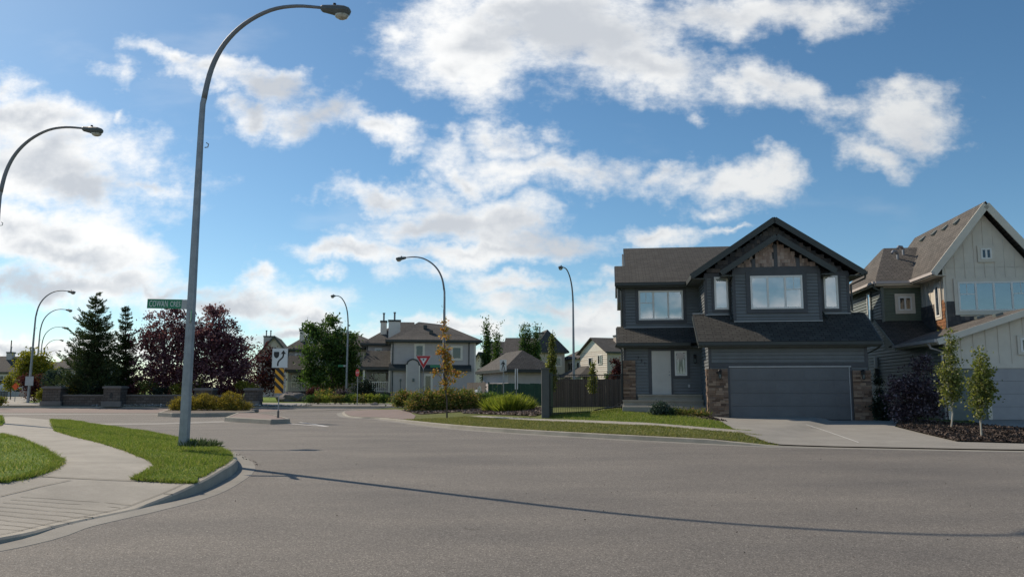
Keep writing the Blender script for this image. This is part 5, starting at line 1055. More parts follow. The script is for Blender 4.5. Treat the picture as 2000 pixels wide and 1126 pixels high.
def box_house(label, u0, u1, Y, ez, depth, kind, rise, rot=0.0, wall='grey', roof='roof_grey', over=.45, wins=(), chim=(), z0=.2, base=None, group=None, wmat='offwhite', name='house', hipx=None):
    """kind 'gable' = gable faces the viewer; 'ridge' = eave faces the viewer; 'hip'"""
    a = at(u0, 770, Y); c = at(u1, 770, Y); w = (c.x-a.x)/max(.3, cos(rot)); t = thing(name, label, 'house' if name == 'house' else name.replace('_', ' '), (a.x, Y, z0), rot, group)
    h = ez-z0; W = MB(); W.box(.02, w-.02, .02, depth-.02, -.2, h); Frame(0, 0, 1, 0).siding(W, 0, w, 0, h, .16); Frame(0, depth, 0, -1).siding(W, 0, depth, 0, h, .16); Frame(w, 0, 0, 1).siding(W, 0, depth, 0, h, .16)
    R = MB(); o = over; d = depth; T = MB()
    if kind == 'gable':
        W.prism([(0, .02, h), (w, .02, h), (w/2, .02, h+rise*.96)], (0, 0, 0), (0, d-.04, 0)); k = rise/(w/2); zt = h+rise; ze = h-k*o
        R.slab([(-o, d+o, ze), (-o, -o, ze), (w/2, -o, zt), (w/2, d+o, zt)], .1); R.slab([(w+o, -o, ze), (w+o, d+o, ze), (w/2, d+o, zt), (w/2, -o, zt)], .1)
        for p_, q in (((-o, ze), (w/2, zt)), ((w/2, zt), (w+o, ze))): T.bar((p_[0], -o-.03, p_[1]-.2), (q[0], -o-.03, q[1]-.2), .06, .22, (0, 0, 1))
    elif kind == 'ridge':
        k = rise/(d/2); zt = h+rise; ze = h-k*o; W.prism([(.02, 0, h), (.02, d, h), (.02, d/2, zt-.1)], (0, 0, 0), (w-.04, 0, 0))
        R.slab([(-o, -o, ze), (w+o, -o, ze), (w+o, d/2, zt), (-o, d/2, zt)], .1); R.slab([(w+o, d+o, ze), (-o, d+o, ze), (-o, d/2, zt), (w+o, d/2, zt)], .1); T.bar((-o, -o-.03, ze-.08), (w+o, -o-.03, ze-.08), .06, .2)
    else:
        zt = h+rise; m = min(w, d)/2; x0, x1 = (w/2, w/2) if w <= d else (m, w-m); y0, y1 = (m, d-m) if d >= w else (d/2, d/2); ze = h-.1; e = [(-o, -o, ze), (w+o, -o, ze), (w+o, d+o, ze), (-o, d+o, ze)]; r0, r1 = (x0, y0, zt), (x1, y1, zt)
        if d >= w: R.slab([e[0], e[1], r0], .1); R.slab([e[1], e[2], r1, r0], .1); R.slab([e[2], e[3], r1], .1); R.slab([e[3], e[0], r0, r1], .1)
        else: R.slab([e[0], e[1], r1, r0], .1); R.slab([e[1], e[2], r1], .1); R.slab([e[2], e[3], r0, r1], .1); R.slab([e[3], e[0], r0], .1)
        for i in range(4): T.bar(Vector(e[i])-Vector((0, 0, .12)), Vector(e[(i+1) % 4])-Vector((0, 0, .12)), .06, .2)
    W.build('wall', M[wall], t); R.build('roof', M[roof], t); T.build('fascia', M['fascia'], t)
    for f, u, v, ww, hh in wins:
        fr = {'f': Frame(0, 0, 1, 0), 'l': Frame(0, depth, 0, -1), 'r': Frame(w, 0, 0, 1)}[f]; windowset(t, fr, u, v-z0, ww, hh, .02, (1, 1) if ww > .9 else (1,), fmat=wmat, inner='dark', trim=wmat, tw=.08)
    for x0, x1, y0, y1, zc, n in chim: chimney(t, x0, x1, y0, y1, h, zc-z0, wall, n)
    return t
# bungalow garage behind the green fence
box_house('low grey garage with a hipped roof behind the green fence', 993, 1072, 57, 2.95, 7.5, 'hip', 1.35, radians(16), 'grey', 'roof_grey', .5, name='garage', wins=(('f', 3.4, 1.3, .8, .8),))
# white house with a gable, wings and porch
DW = 7.6
wh = box_house('white gabled house lit by the sun behind the plank fence', 1187, 1226, 95, 6.0, DW, 'ridge', 1.75, radians(20), 'beige', 'roof_grey', .4, chim=((2.4, 3.4, 2.2, 3.0, 8.0, 1),))
a = at(1187, 770, 95); GW = MB(); fr = Frame(0, DW, 0, -1)
fr.siding(GW, 0, DW, .2, 5.8, .24, .03); GW.prism([(-.02, 0, 5.78), (-.02, DW, 5.78), (-.02, DW/2, 7.3)], (0, 0, 0), (.03, 0, 0)); GW.box(.3, 4.2, DW, DW+6, 0, 5.2); Frame(.3, DW+6, 0, -1).siding(GW, 0, 6, .2, 5.2, .24, .03); GW.build('gable_wall', M['offwhite'], wh)
R = MB(); R.slab([(-.2, DW+6.4, 5.15), (-.2, DW, 5.15), (2.4, DW, 6.6), (2.4, DW+4.2, 6.6)], .1); R.slab([(4.6, DW+6.4, 5.15), (-.2, DW+6.4, 5.15), (2.4, DW+4.2, 6.6), (2.4, DW+4.1, 6.6)], .1); R.build('wing_roof', M['roof_grey'], wh)
R = MB(); R.slab([(-2.6, 10, 2.75), (-2.6, 2.6, 2.75), (.0, 5.2, 4.1), (.0, 7.4, 4.1)], .1); R.slab([(-2.6, 2.6, 2.75), (.0, 2.6, 2.75), (.0, 5.2, 4.1)], .1); R.build('porch_roof', M['roof_grey'], wh)
b = MB(); 
for y in (2.9, 5.8, 8.7): b.box(-2.1, -1.95, y-.08, y+.08, 0, 2.75)
b.build('porch_posts', M['offwhite'], wh)
windowset(wh, fr, 2.6, 4.1, .9, 1.0, .04, inner='dark', fmat='white'); windowset(wh, fr, 5.2, 4.2, 1.1, 1.1, .04, (1, 1), inner='dark', fmat='white'); windowset(wh, Frame(.3, DW+6, 0, -1), 1.6, 3.6, 1.5, 1.1, .04, (1, 1), inner='dark', fmat='white'); windowset(wh, Frame(.3, DW+6, 0, -1), 4.4, 3.6, .8, 1.1, .04, inner='dark', fmat='white'); windowset(wh, fr, 1.0, .9, 1.4, 1.9, .04, (1, 1), inner='dark', fmat='white')
box_house('beige house with a steep hipped roof behind the mottled poplar', 1047, 1104, 104, 6.4, 8, 'hip', 2.9, radians(8), 'beige', 'roof_grey', .5, chim=((.4, 1.6, 2.2, 3.2, 8.9, 1),), wins=(('f', 2.4, 4.4, .9, 1.1),))
box_house('dark-roofed house with a wide gable behind the low garage', 988, 1060, 112, 6.6, 8, 'ridge', 2.2, radians(-6), 'grey', 'roof_grey', .5, wins=(('f', 1.2, 4.4, .9, 1.1),))
box_house('brown-roofed house between the two slim poplars', 962, 1000, 120, 6.4, 7, 'ridge', 2.3, radians(4), 'beige', 'roof_grey', .4)
box_house('small white house with a reddish gable right of the grey townhouse', 925, 948, 128, 5.8, 6, 'gable', 1.5, radians(-25), 'offwhite', 'roof_grey', .4, wins=(('f', .6, 3.6, .7, 1.1),))
box_house('grey-roofed house at the far left edge', -40, 34, 118, 4.1, 9, 'ridge', 2.3, radians(6), 'grey', 'roof_grey', .4, wins=(('f', 2.6, 2.2, 1.2, 1.2),), chim=((4.4, 5.2, 3.4, 4.4, 7.0, 1), (1.6, 2.4, 3.4, 4.4, 7.0, 1)))
box_house('grey-roofed house glimpsed left of the big spruce', 98, 165, 118, 4.6, 9, 'ridge', 1.9, radians(-6), 'grey', 'roof_grey', .4, wins=(('f', 1.2, 2.4, 1.2, 1.2),))
box_house('grey house glimpsed between the maroon tree and the left townhouse', 500, 560, 112, 6.3, 9, 'gable', 2.6, radians(10), 'grey', 'roof_grey', .4, chim=((.6, 1.8, 1, 2, 8.9, 2),))
box_house('grey house far left behind the yellow-green tree', 30, 80, 150, 4.6, 9, 'ridge', 2.0, 0, 'grey', 'roof_grey', .4)

# ------------------------------------------------------------------ parked cars glimpsed over fences
def make_car(label, loc, rot, mat):
    t = thing('parked_car', label, 'car', loc, rot); b = MB(); prof = [(-2.2, .35), (-2.15, .85), (-1.5, .98), (-.9, 1.42), (.5, 1.46), (1.25, 1.0), (2.1, .88), (2.25, .4)]
    for i in range(len(prof)-1):
        pass
    b.prism([(x, -.85, z) for x, z in prof], (0, 0, 0), (0, 1.7, 0)); b.build('body', M[mat], t)
    b = MB(); g = [(-1.35, 1.0), (-.85, 1.36), (.46, 1.40), (1.08, 1.02)]
    for y in (-.865, .855): b.prism([(x, y, z) for x, z in g], (0, 0, 0), (0, .012, 0))
    b.build('window', M['dark'], t)
    for x in (-1.4, 1.4):
        for y in (-.88, .70): b = MB(); b.tube([(x, y, .33), (x, y+.2, .33)], .33, 14); w = b.build('wheel', M['rubber'], t); b = MB(); b.tube([(x, y-.01, .33), (x, y+.21, .33)], .19, 12); b.build('rim', M['galv'], w)
    return t
p = at(947, 752, 60); make_car('white car glimpsed over the brown fence beside the low garage', (p.x+.2, p.y+1.2, -.02), radians(82), 'carwhite')
p = at(10, 742, 100); make_car('white van-like car parked before the far-left house', (p.x, p.y, 1.1), radians(20), 'carwhite')

# ------------------------------------------------------------------ trees, shrubs, hedges
def leafquads(name, C, size, mat, parent=None, aspect=.5, up=.0, droop=0.0, axis=None, **props):
    C = np.asarray(C, float); N = len(C)
    A = RNG.normal(0, 1, (N, 3)) if axis is None else axis+RNG.normal(0, .35, (N, 3))
    A[:, 2] += up-droop; A /= np.linalg.norm(A, axis=1)[:, None]
    B = np.cross(A, RNG.normal(0, 1, (N, 3))); B /= np.linalg.norm(B, axis=1)[:, None]
    s = (size*RNG.uniform(.6, 1.35, N))[:, None] if np.isscalar(size) else np.asarray(size)[:, None]
    V = np.stack([C, C+A*s*.5+B*s*aspect*.5, C+A*s, C+A*s*.5-B*s*aspect*.5], 1).reshape(-1, 3)
    return npmesh(name, V, 4, mat, parent, **props)
def blob_px(blobs, Y, depth=.9):
    out = []
    for (u, v, ru, rv) in blobs:
        c = at(u, v, Y); m = Y/F*1.01; out.append((c.x, Y, c.z, ru*m, ru*m*depth, rv*m))
    return out
def clusters(blobs, n, shell=.5):
    w = np.array([(b[3]*b[4]*b[5])**.72 for b in blobs]); k = RNG.choice(len(blobs), n, p=w/w.sum()); B = np.array(blobs)[k]
    d = RNG.normal(0, 1, (n, 3)); d /= np.linalg.norm(d, axis=1)[:, None]; r = RNG.uniform(0, 1, n)**shell
    return B[:, :3]+d*r[:, None]*B[:, 3:]
def puff(cl, per, spread, flat=.75):
    n = len(cl); s = spread*RNG.uniform(.6, 1.4, n)
    P = cl[:, None, :]+RNG.normal(0, 1, (n, per, 3))*s[:, None, None]*np.array([1, 1, flat]); return P.reshape(-1, 3)
def limbs(mb, base, top, targets, r0, n=7, frac=(.25, .8)):
    base, top = Vector(base), Vector(top); pts = [base+(top-base)*k/6+Vector((random.gauss(0, .012), random.gauss(0, .012), 0))*(top-base).length*(0 < k < 6) for k in range(7)]
    mb.tube(pts, [r0*(1-.13*k) for k in range(7)], n)
    for t in targets:
        t = Vector(t); f = random.uniform(*frac); f = min(f, max(.12, (t.z-base.z)/(max(top.z-base.z, .1))*.75)); a = base+(top-base)*f; m = (a+t)/2+Vector((0, 0, (t-a).length*.10))
        mb.tube([a, m, t], [r0*(1-.8*f)*.55, r0*.28, r0*.08], 5)
def tree(name, label, cat, base, blobs, Y, leaf, mat, ncl, per, spread, trunk_r, top=None, bark='bark', group=None, nl=12, depth=.9, aspect=.55, shell=.5, up=0.0, trunks=None):
    """base, top in (u, v) survey readings at depth Y"""
    bs = blob_px(blobs, Y, depth); p = at(base[0], base[1], Y); t = thing(name, label, cat, (p.x, Y, p.z), 0, group); o = np.array([p.x, Y, p.z])
    cl = clusters(bs, ncl, shell); C = puff(cl, per, spread)-o; C = C[C[:, 2] > .02]
    tp = at(*(top or (blobs[0][0], blobs[0][1]-blobs[0][3]*.5)), Y); b = MB(); tg = cl[RNG.choice(len(cl), min(nl, len(cl)), replace=False)]-o
    if trunk_r: limbs(b, (0, 0, -.1), (tp.x-p.x, 0, tp.z-p.z), tg, trunk_r); b.build('trunk', M[bark], t)
    leafquads('crown', C, leaf, mat, t, aspect, up); return t
LEAF = dict(
 green=leafmat('green_leaves', [(0, (.035, .07, .014)), (.5, (.065, .125, .025)), (.85, (.11, .19, .038)), (1, (.17, .25, .055))], .45),
 purple=leafmat('purple_leaves', [(0, (.07, .026, .042)), (.5, (.16, .06, .082)), (.85, (.26, .12, .14)), (1, (.40, .26, .28))], .5),
 maroon=leafmat('maroon_leaves', [(0, (.045, .012, .015)), (.6, (.09, .022, .025)), (1, (.16, .05, .045))], .38),
 yellowgreen=leafmat('yellow_green_leaves', [(0, (.11, .14, .012)), (.5, (.22, .22, .018)), (1, (.38, .32, .03))], .5),
 spruce=leafmat('spruce_needles', [(0, (.03, .055, .020)), (.55, (.055, .088, .030)), (.9, (.09, .12, .042)), (1, (.15, .14, .07))], .28),
 juniper=leafmat('blue_juniper', [(0, (.025, .05, .035)), (.6, (.05, .085, .06)), (1, (.09, .13, .10))], .25),
 gold=leafmat('golden_juniper', [(0, (.09, .085, .012)), (.4, (.24, .19, .025)), (.85, (.44, .33, .045)), (1, (.55, .43, .08))], .4),
 autumn=leafmat('autumn_leaves', [(0, (.13, .15, .03)), (.3, (.34, .26, .05)), (.55, (.50, .23, .035)), (.8, (.55, .36, .07)), (1, (.52, .14, .05))], .5),
 hedge=leafmat('hedge_leaves', [(0, (.07, .11, .018)), (.45, (.15, .19, .032)), (.70, (.24, .25, .05)), (.86, (.40, .25, .08)), (1, (.46, .24, .11))], .42),
 lime=leafmat('lime_blades', [(0, (.13, .19, .02)), (.5, (.25, .31, .035)), (1, (.40, .40, .07))], .45),
 aspen=leafmat('aspen_leaves', [(0, (.075, .105, .022)), (.5, (.16, .19, .04)), (.85, (.27, .28, .07)), (1, (.45, .42, .20))], .5),
 dusk=leafmat('dark_purple_shrub', [(0, (.03, .02, .03)), (.55, (.075, .05, .068)), (.85, (.15, .11, .135)), (1, (.34, .28, .32))], .3),
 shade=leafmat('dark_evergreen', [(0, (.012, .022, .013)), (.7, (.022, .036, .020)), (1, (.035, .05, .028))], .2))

def spruce(label, base, top, half, Y, tiers, density=1.0, group=None):
    """whorls of slightly drooping boughs with upturned tips, each carrying short needles"""
    p, q = at(*base, Y), at(*top, Y); h = q.z-p.z; Rm = half*Y/F; t = thing('spruce_tree', label, 'spruce tree', (p.x, Y, p.z), 0, group); lx = q.x-p.x
    b = MB(); b.tube([(0, 0, 0), (lx*.5, 0, h*.5), (lx, 0, h*.99)], [h*.018, h*.01, .012], 7); C = []; A = []; S = []
    for k in range(tiers):
        f = (k+.4)/tiers; z = h*(.05+.95*f); r = Rm*(1-f)**.68*RNG.uniform(.72, 1.12)+.05
        nb = max(4, int(11*(1-f)+4))
        for j in range(nb):
            a = 2*pi*j/nb+k*2.4+RNG.uniform(-.3, .3); L = r*RNG.uniform(.68, 1.15); d = np.array([cos(a), sin(a), 0]); z1 = z+RNG.uniform(-.5, .5)*h/tiers*2.2
            m = int(max(7, 34*L/Rm*density)); pts = []
            for i in range(m):
                s = (i+.6)/m; zz = z1-.10*L*s+.34*L*s*s+.16*L*max(0, s-.65)*2; c = np.array([lx*f, 0, 0])+d*L*s+np.array([0, 0, zz]); wv = .28*L*s*(1-s)+.05
                for e in range(6):
                    sgn = RNG.normal(0, 1); off = np.array([-d[1], d[0], 0])*sgn*wv*1.3+np.array([0, 0, RNG.normal(0, .05)+(.0)]); C.append(c+off); ax = d*.9+np.array([-d[1], d[0], 0])*sgn*.7+np.array([0, 0, .35+.5*s]); A.append(ax); S.append(RNG.uniform(.14, .30)*h/9)
            b.tube([(lx*f, 0, z1), tuple(np.array([lx*f, 0, 0])+d*L*.5+np.array([0, 0, z1-.06*L])), tuple(np.array([lx*f, 0, 0])+d*L*.95+np.array([0, 0, z1+.04*L]))], [.028, .018, .006], 4, False)
    for i in range(160): C.append(np.array([lx, 0, h*RNG.uniform(.90, 1.0)])); A.append(np.array([RNG.normal(0, .6), RNG.normal(0, .6), .9])); S.append(RNG.uniform(.10, .2))
    b.build('trunk', M['bark'], t); leafquads('crown', np.array(C), np.array(S), LEAF['spruce'], t, .30, 0, 0, np.array(A)); return t
spruce('big dark spruce with a full conical crown behind the stone wall', (178, 783), (188, 578), 72, 65, 27, 1.25)
spruce('slim ragged spruce with gaps, just right of the big spruce', (246, 783), (245, 599), 30, 66.5, 20, .7)

tree('purple_leaf_tree', 'purple-leaved tree behind the COWAN CRES sign, left of the near lamp', 'tree', (322, 785), [(322, 650, 46, 48), (288, 668, 30, 46), (352, 640, 28, 40), (330, 715, 60, 40), (295, 725, 35, 35), (345, 605, 14, 14), (320, 757, 56, 16), (368, 690, 18, 55), (352, 665, 20, 40), (366, 750, 24, 24), (345, 740, 30, 26)], 66, .22, LEAF['purple'], 380, 40, .24, .16, shell=.45)
tree('purple_leaf_tree', 'broad dark purple-leaved tree right of the near lamp pole', 'tree', (436, 787), [(425, 655, 45, 48), (455, 690, 40, 45), (400, 680, 40, 55), (430, 730, 66, 40), (470, 725, 30, 36), (418, 612, 24, 20), (436, 760, 64, 16), (388, 720, 18, 48)], 65, .22, LEAF['purple'], 450, 42, .24, .17, shell=.45)
tree('maroon_tree', 'dark maroon tree behind the keep-right sign', 'tree', (512, 785), [(512, 700, 26, 30), (530, 735, 26, 32), (500, 745, 30, 32), (545, 715, 14, 20)], 76, .22, LEAF['maroon'], 130, 34, .26, .12)
tree('round_green_tree', 'dense rounded green tree in front of the townhouses', 'tree', (652, 783), [(640, 665, 38, 42), (668, 690, 36, 50), (615, 690, 26, 45), (645, 730, 42, 36), (680, 720, 22, 34), (610, 735, 18, 20), (650, 628, 14, 14), (606, 642, 9, 14)], 78, .27, LEAF['green'], 330, 42, .30, .17, shell=.42, up=.5)
tree('yellow_green_tree', 'bright yellow-green tree behind the lamp row at the far left', 'tree', (66, 782), [(62, 705, 26, 26), (84, 715, 20, 24), (46, 722, 16, 22), (70, 738, 30, 18)], 80, .26, LEAF['yellowgreen'], 150, 34, .28, .11)
tree('yellow_green_tree', 'small thin yellow-green tree beside the orange sign', 'tree', (20, 780), [(20, 742, 11, 14), (14, 750, 7, 10), (27, 752, 8, 9)], 86, .22, LEAF['yellowgreen'], 50, 22, .22, .06)
tree('maroon_shrub', 'rounded maroon shrub behind the blank sign back', 'shrub', (68, 786), [(66, 750, 22, 22), (72, 770, 16, 18), (50, 748, 12, 12)], 69, .17, LEAF['maroon'], 110, 30, .2, .05)
tree('grey_green_shrub', 'grey-green shrub between the maroon shrub and the big spruce', 'shrub', (102, 783), [(104, 735, 18, 14), (96, 745, 12, 10), (116, 742, 16, 12)], 66, .17, LEAF['juniper'], 80, 30, .18, .05)
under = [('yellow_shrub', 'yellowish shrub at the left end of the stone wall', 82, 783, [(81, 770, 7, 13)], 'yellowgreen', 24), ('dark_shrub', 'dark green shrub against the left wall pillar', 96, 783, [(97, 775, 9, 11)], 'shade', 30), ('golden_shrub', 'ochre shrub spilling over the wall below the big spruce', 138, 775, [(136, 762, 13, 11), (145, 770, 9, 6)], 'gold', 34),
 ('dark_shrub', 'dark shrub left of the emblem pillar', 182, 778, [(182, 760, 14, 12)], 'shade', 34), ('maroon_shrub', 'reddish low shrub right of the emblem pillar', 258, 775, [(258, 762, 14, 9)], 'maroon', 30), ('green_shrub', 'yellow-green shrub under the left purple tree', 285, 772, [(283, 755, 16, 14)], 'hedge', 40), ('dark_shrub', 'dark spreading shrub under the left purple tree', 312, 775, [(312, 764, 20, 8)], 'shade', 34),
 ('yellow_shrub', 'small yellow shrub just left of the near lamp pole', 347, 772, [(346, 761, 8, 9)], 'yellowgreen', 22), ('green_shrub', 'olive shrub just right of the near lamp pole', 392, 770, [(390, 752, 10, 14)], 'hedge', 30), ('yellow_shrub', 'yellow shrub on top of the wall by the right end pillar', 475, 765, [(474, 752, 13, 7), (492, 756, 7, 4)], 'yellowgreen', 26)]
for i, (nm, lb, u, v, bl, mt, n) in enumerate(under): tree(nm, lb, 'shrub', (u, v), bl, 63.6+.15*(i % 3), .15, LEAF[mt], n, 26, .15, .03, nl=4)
tree('maroon_shrub', 'low dark red shrub behind the planter at the left frame edge', 'shrub', (0, 792), [(2, 784, 7, 7)], 58, .15, LEAF['hedge'], 24, 20, .14, .02, nl=3)
# golden junipers of the planter island: feathery upturned sprays
def juniper(label, base, blobs, Y, mat, n, group, name='golden_juniper', leaf=.10):
    return tree(name, label, 'shrub', base, blobs, Y, leaf, mat, n, 46, .085, .03, nl=8, aspect=.32, up=.8, shell=.33, group=group)
for lb, b_, bl, n in (('golden juniper left of and partly behind the near lamp pole', (356, 806), [(358, 790, 24, 15), (345, 795, 12, 9)], 130), ('middle golden juniper just right of the near lamp pole', (399, 806), [(398, 785, 26, 16), (384, 792, 15, 12), (412, 794, 12, 10)], 170), ('widest golden juniper at the right end of the planter island', (452, 806), [(450, 783, 22, 17), (435, 793, 16, 12), (472, 793, 20, 12), (455, 798, 32, 8)], 210)):
    juniper(lb, b_, bl, 48.3, LEAF['gold'], n, 'golden junipers of the planter island')
# shrubs before the townhouses
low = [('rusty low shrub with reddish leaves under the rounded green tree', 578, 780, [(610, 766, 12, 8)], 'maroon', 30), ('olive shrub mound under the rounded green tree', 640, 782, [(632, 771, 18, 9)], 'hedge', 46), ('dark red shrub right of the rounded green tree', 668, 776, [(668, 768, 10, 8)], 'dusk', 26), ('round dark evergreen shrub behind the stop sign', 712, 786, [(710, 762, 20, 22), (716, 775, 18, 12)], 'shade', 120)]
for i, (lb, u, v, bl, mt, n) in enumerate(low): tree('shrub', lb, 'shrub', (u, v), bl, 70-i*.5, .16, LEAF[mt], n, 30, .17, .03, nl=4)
hedge_row = [(607, 'darkest', 'shade'), (622, None, 'hedge'), (637, None, 'lime'), (654, None, 'hedge'), (667, None, 'hedge'), (681, 'darkest', 'shade'), (693, None, 'lime'), (708, None, 'hedge'), (724, None, 'lime'), (738, None, 'lime'), (752, 'darkest', 'shade')]
nm = ['dark first mound at the left end', 'second mound from the left end', 'bright mound below the rounded green tree', 'mixed mound below the green tree trunk', 'mound left of the lamp foot', 'dark round mound right of the lamp foot', 'bright mound around the stop sign post', 'mound right of the stop sign post', 'bright mound below the porch railing', 'bright mound below the railing end', 'dark round mound at the right end']
for (u, k, mt), s in zip(hedge_row, nm):
    tree('low_shrub', s+' of the shrub row by the far kerb', 'shrub', (u, 787), [(u, 779, 9.5, 7.5)], 64.2, .14, LEAF[mt if mt != 'shade' else 'green'], 40, 26, .12, .02, nl=3, group='low shrub row along the far kerb', aspect=.4, up=.3)
tree('green_bush', 'rounded green bush left of the big rusty hedge', 'shrub', (786, 793), [(788, 778, 17, 14), (778, 784, 10, 8)], 56, .15, LEAF['hedge'], 110, 30, .16, .04, nl=6)
HB = [(830, 783, 33, 21), (870, 781, 36, 22), (908, 782, 32, 20), (812, 790, 18, 15), (850, 792, 44, 13), (895, 792, 40, 12)]
tree('big_hedge', 'big loose hedge with rusty leaf tips behind the orange young tree', 'hedge', (862, 806), HB, 47, .125, LEAF['hedge'], 860, 34, .14, .05, nl=30, shell=.36, up=.5, aspect=.45)
tree('low_hedge', 'dark green lower hedge between the big hedge and the lime clumps', 'hedge', (950, 797), [(938, 783, 24, 14), (962, 781, 24, 13), (988, 780, 18, 11)], 49.5, .125, LEAF['green'], 260, 30, .14, .04, nl=14, aspect=.45)
def clump(label, u, v, Y, r, h, n):
    p = at(u, v, Y); m = Y/F; N = n; a = RNG.uniform(0, 2*pi, N); q = RNG.uniform(0, 1, N)**.6*r*m; C = np.stack([p.x+np.cos(a)*q*.8, Y+np.sin(a)*q*.6, np.full(N, p.z)], 1); ax = np.stack([np.cos(a)*q/(r*m)*1.1, np.sin(a)*q/(r*m)*.9, np.full(N, 1.25)], 1)
    t = thing('grass_clump', label, 'plant', (p.x, Y, p.z), 0, 'lime grass clumps on the mulch bed'); leafquads('blades', C-np.array([p.x, Y, p.z]), RNG.uniform(.6, 1.1, N)*h*m, LEAF['lime'], t, .045, 0, 0, ax)
    cc = clusters([(0, 0, h*m*.55, r*m*.85, r*m*.6, h*m*.36)], int(n/9), .45); leafquads('foliage', puff(cc, 24, .12), .12, LEAF['lime'], t, .3, .8); return t
clump('left lime-green feathery clump on the mulch bed', 968, 803, 43, 21, 30, 700); clump('middle and tallest lime-green feathery clump on the mulch bed', 996, 807, 41, 25, 38, 950); clump('right lime-green feathery clump beside the green fence panel', 1018, 804, 42, 19, 33, 650)
# slender poplars beyond the fences
def poplar(label, u, vb, vt, hw, Y, n, lean=0.0, mat='aspen', leaf=.16, sp=.15):
    bl = []; H_ = vb-vt
    for k in range(7): f = k/6; bl.append((u+lean*(1-f)+random.uniform(-1, 1)*hw*.15, vt+H_*(.03+.88*f), hw*(.16+.84*min(1, f*1.25))*(1 if f < .85 else .8), H_*.12))
    return tree('poplar', label, 'tree', (u, vb), bl, Y, leaf, LEAF[mat], int(n*2.4), 15, sp, .06, top=(u+lean, vt+3), nl=18, group='slender columnar poplars', shell=.6, up=.8)
poplar('taller of the two slim poplars right of the grey townhouse', 953, 775, 630, 9, 78, 176, -2, 'green', .2, .2); poplar('shorter and thinner of the two slim poplars right of the grey townhouse', 970, 775, 643, 7.5, 80, 128, 0, 'green', .2, .2)
poplar('left one of the three poplars behind the low garage', 1022, 760, 638, 7, 84, 144, 0, 'green', .2, .2); poplar('middle one of the three poplars behind the low garage', 1034, 760, 639, 6.5, 84, 136, -2, 'green', .2, .2); poplar('right and darkest of the three poplars behind the low garage', 1048, 760, 637, 7, 84, 152, 0, 'green', .2, .2)
poplar('mottled poplar leaning over the plank fence near the grey end post', 1077, 765, 640, 8, 46, 110, 3, 'aspen', .13, .08); poplar('short yellow-green poplar over the middle of the plank fence', 1157, 768, 703, 6, 46, 50, 1, 'aspen', .12, .075)
tree('maroon_tree', 'small dark red tree over the plank fence by the slate house', 'tree', (1207, 775), [(1208, 722, 9, 15), (1200, 738, 9, 12), (1213, 742, 9, 14), (1200, 705, 5, 6)], 60, .17, LEAF['maroon'], 90, 26, .15, .06)
tree('green_shrub', 'tiny green shrub peeping over the plank fence', 'shrub', (1188, 765), [(1187, 738, 4, 10)], 62, .13, LEAF['green'], 22, 20, .12, .03, nl=3)
# the young autumn tree
AB = [(868, 638, 4, 16), (872, 660, 8, 10), (865, 682, 10, 10), (874, 700, 9, 12), (873, 722, 9, 14), (870, 745, 10, 10), (892, 730, 9, 8), (886, 742, 7, 7), (848, 725, 5, 5), (901, 731, 5, 5), (856, 668, 5, 5), (858, 690, 5, 5)]
tree('autumn_tree', 'young tree with sparse orange and yellow leaves on the verge', 'tree', (873, 812), AB, 36.6, .12, LEAF['autumn'], 78, 12, .085, .042, top=(866, 604), nl=22, aspect=.7)
# aspens and the dark shrub in the neighbour's bed
def aspen(label, u, vb, vt, Y, hw, n):
    H_ = vb-vt; bl = [(u-2, vt+H_*.09, hw*.16, H_*.08), (u-1, vt+H_*.22, hw*.34, H_*.10), (u+3, vt+H_*.35, hw*.55, H_*.10), (u-3, vt+H_*.46, hw*.72, H_*.10), (u+2, vt+H_*.58, hw*.82, H_*.10), (u+hw*.45, vt+H_*.52, hw*.3, H_*.12), (u-hw*.4, vt+H_*.62, hw*.36, H_*.09), (u+2, vt+H_*.70, hw*.7, H_*.07), (u-hw*.2, vt+H_*.78, hw*.3, H_*.05)]
    return tree('aspen_tree', label, 'tree', (u, vb), bl, Y, .078, LEAF['aspen'], n, 15, .095, .028, top=(u-1, vt+6), bark='palebark', nl=40, shell=.7, aspect=.85, group='young aspens in the mulch bed')
aspen('taller young aspen left of the other, before the neighbour garage corner', 1857, 835, 632, 26.5, 31, 170); aspen('shorter young aspen with a pale trunk nearest the pavement', 1917, 848, 668, 23, 30, 175)
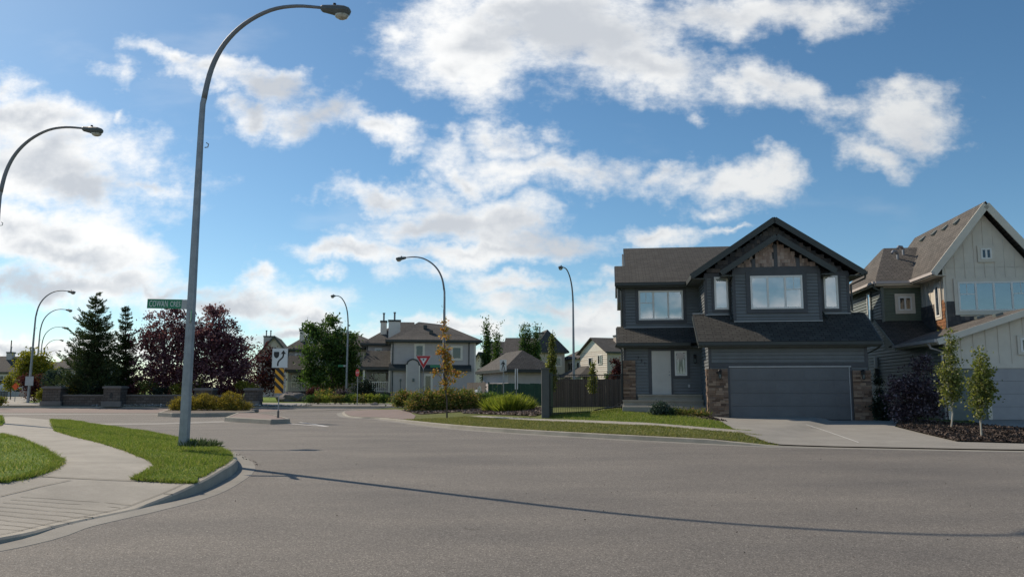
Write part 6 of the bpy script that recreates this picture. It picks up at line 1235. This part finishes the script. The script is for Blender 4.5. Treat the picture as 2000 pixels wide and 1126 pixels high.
tree('purple_shrub', 'large dark purple-leaved shrub between the driveway pier and the aspens', 'shrub', (1785, 830), [(1790, 765, 42, 40), (1760, 755, 24, 22), (1800, 715, 20, 16), (1825, 775, 24, 42), (1775, 805, 45, 22), (1740, 775, 16, 20), (1808, 700, 6, 12), (1794, 706, 5, 10), (1766, 722, 5, 12), (1822, 722, 6, 10), (1745, 745, 10, 8)], 29.0, .105, LEAF['dusk'], 330, 17, .10, .035, nl=60, shell=.5, group=None)
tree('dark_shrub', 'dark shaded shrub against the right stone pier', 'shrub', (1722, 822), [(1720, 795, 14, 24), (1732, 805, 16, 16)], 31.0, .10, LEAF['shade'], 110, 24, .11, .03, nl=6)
p = at(1717, 770, 31.6); tree('topiary', 'small dark ball-topped plant beside the right stone pier', 'plant', (1717, 812), [(1716, 744, 7, 8), (1719, 765, 6, 10)], 31.8, .07, LEAF['shade'], 40, 24, .07, .03, nl=3)
# foundation junipers at the entry of the slate house
for lb, u, v, bl, mt, n, nm_ in (('blue-green upright juniper on the entry slope', 1292, 812, [(1290, 796, 15, 10), (1280, 804, 12, 6), (1305, 804, 12, 7)], 'juniper', 120, 'juniper'), ('olive spreading juniper near the left garage pier', 1350, 816, [(1330, 808, 18, 6), (1355, 808, 20, 7), (1375, 811, 10, 5)], 'hedge', 150, 'juniper'), ('small yellow-green juniper between the two others', 1312, 812, [(1314, 806, 14, 6)], 'green', 60, 'juniper')):
    tree(nm_, lb, 'shrub', (u, v), bl, 31.3, .085, LEAF[mt], n, 30, .075, .02, nl=6, aspect=.3, up=.6, group='junipers at the entry')
# long weeds round the near pole
p = L0.location; N = 600; a = RNG.uniform(0, 2*pi, N); q = RNG.uniform(.08, .36, N); C = np.stack([p.x+.34+np.cos(a)*q*1.25, p.y-.02+np.sin(a)*q*.8, np.full(N, p.z-.03)], 1)
t = thing('weed_tuft', 'tuft of long weeds at the foot of the near lamp pole', 'plant', (p.x+.2, p.y, p.z)); leafquads('blades', C-np.array([p.x+.2, p.y, p.z]), RNG.uniform(.06, .22, N)*(1.1-q), leafmat('weed_leaves', [(0, (.05, .085, .03)), (.7, (.10, .14, .06)), (1, (.25, .27, .2))], .3), t, .12, 0, 0, np.stack([np.cos(a)*.5+.25, np.sin(a)*.5, np.full(N, 1.0)], 1))
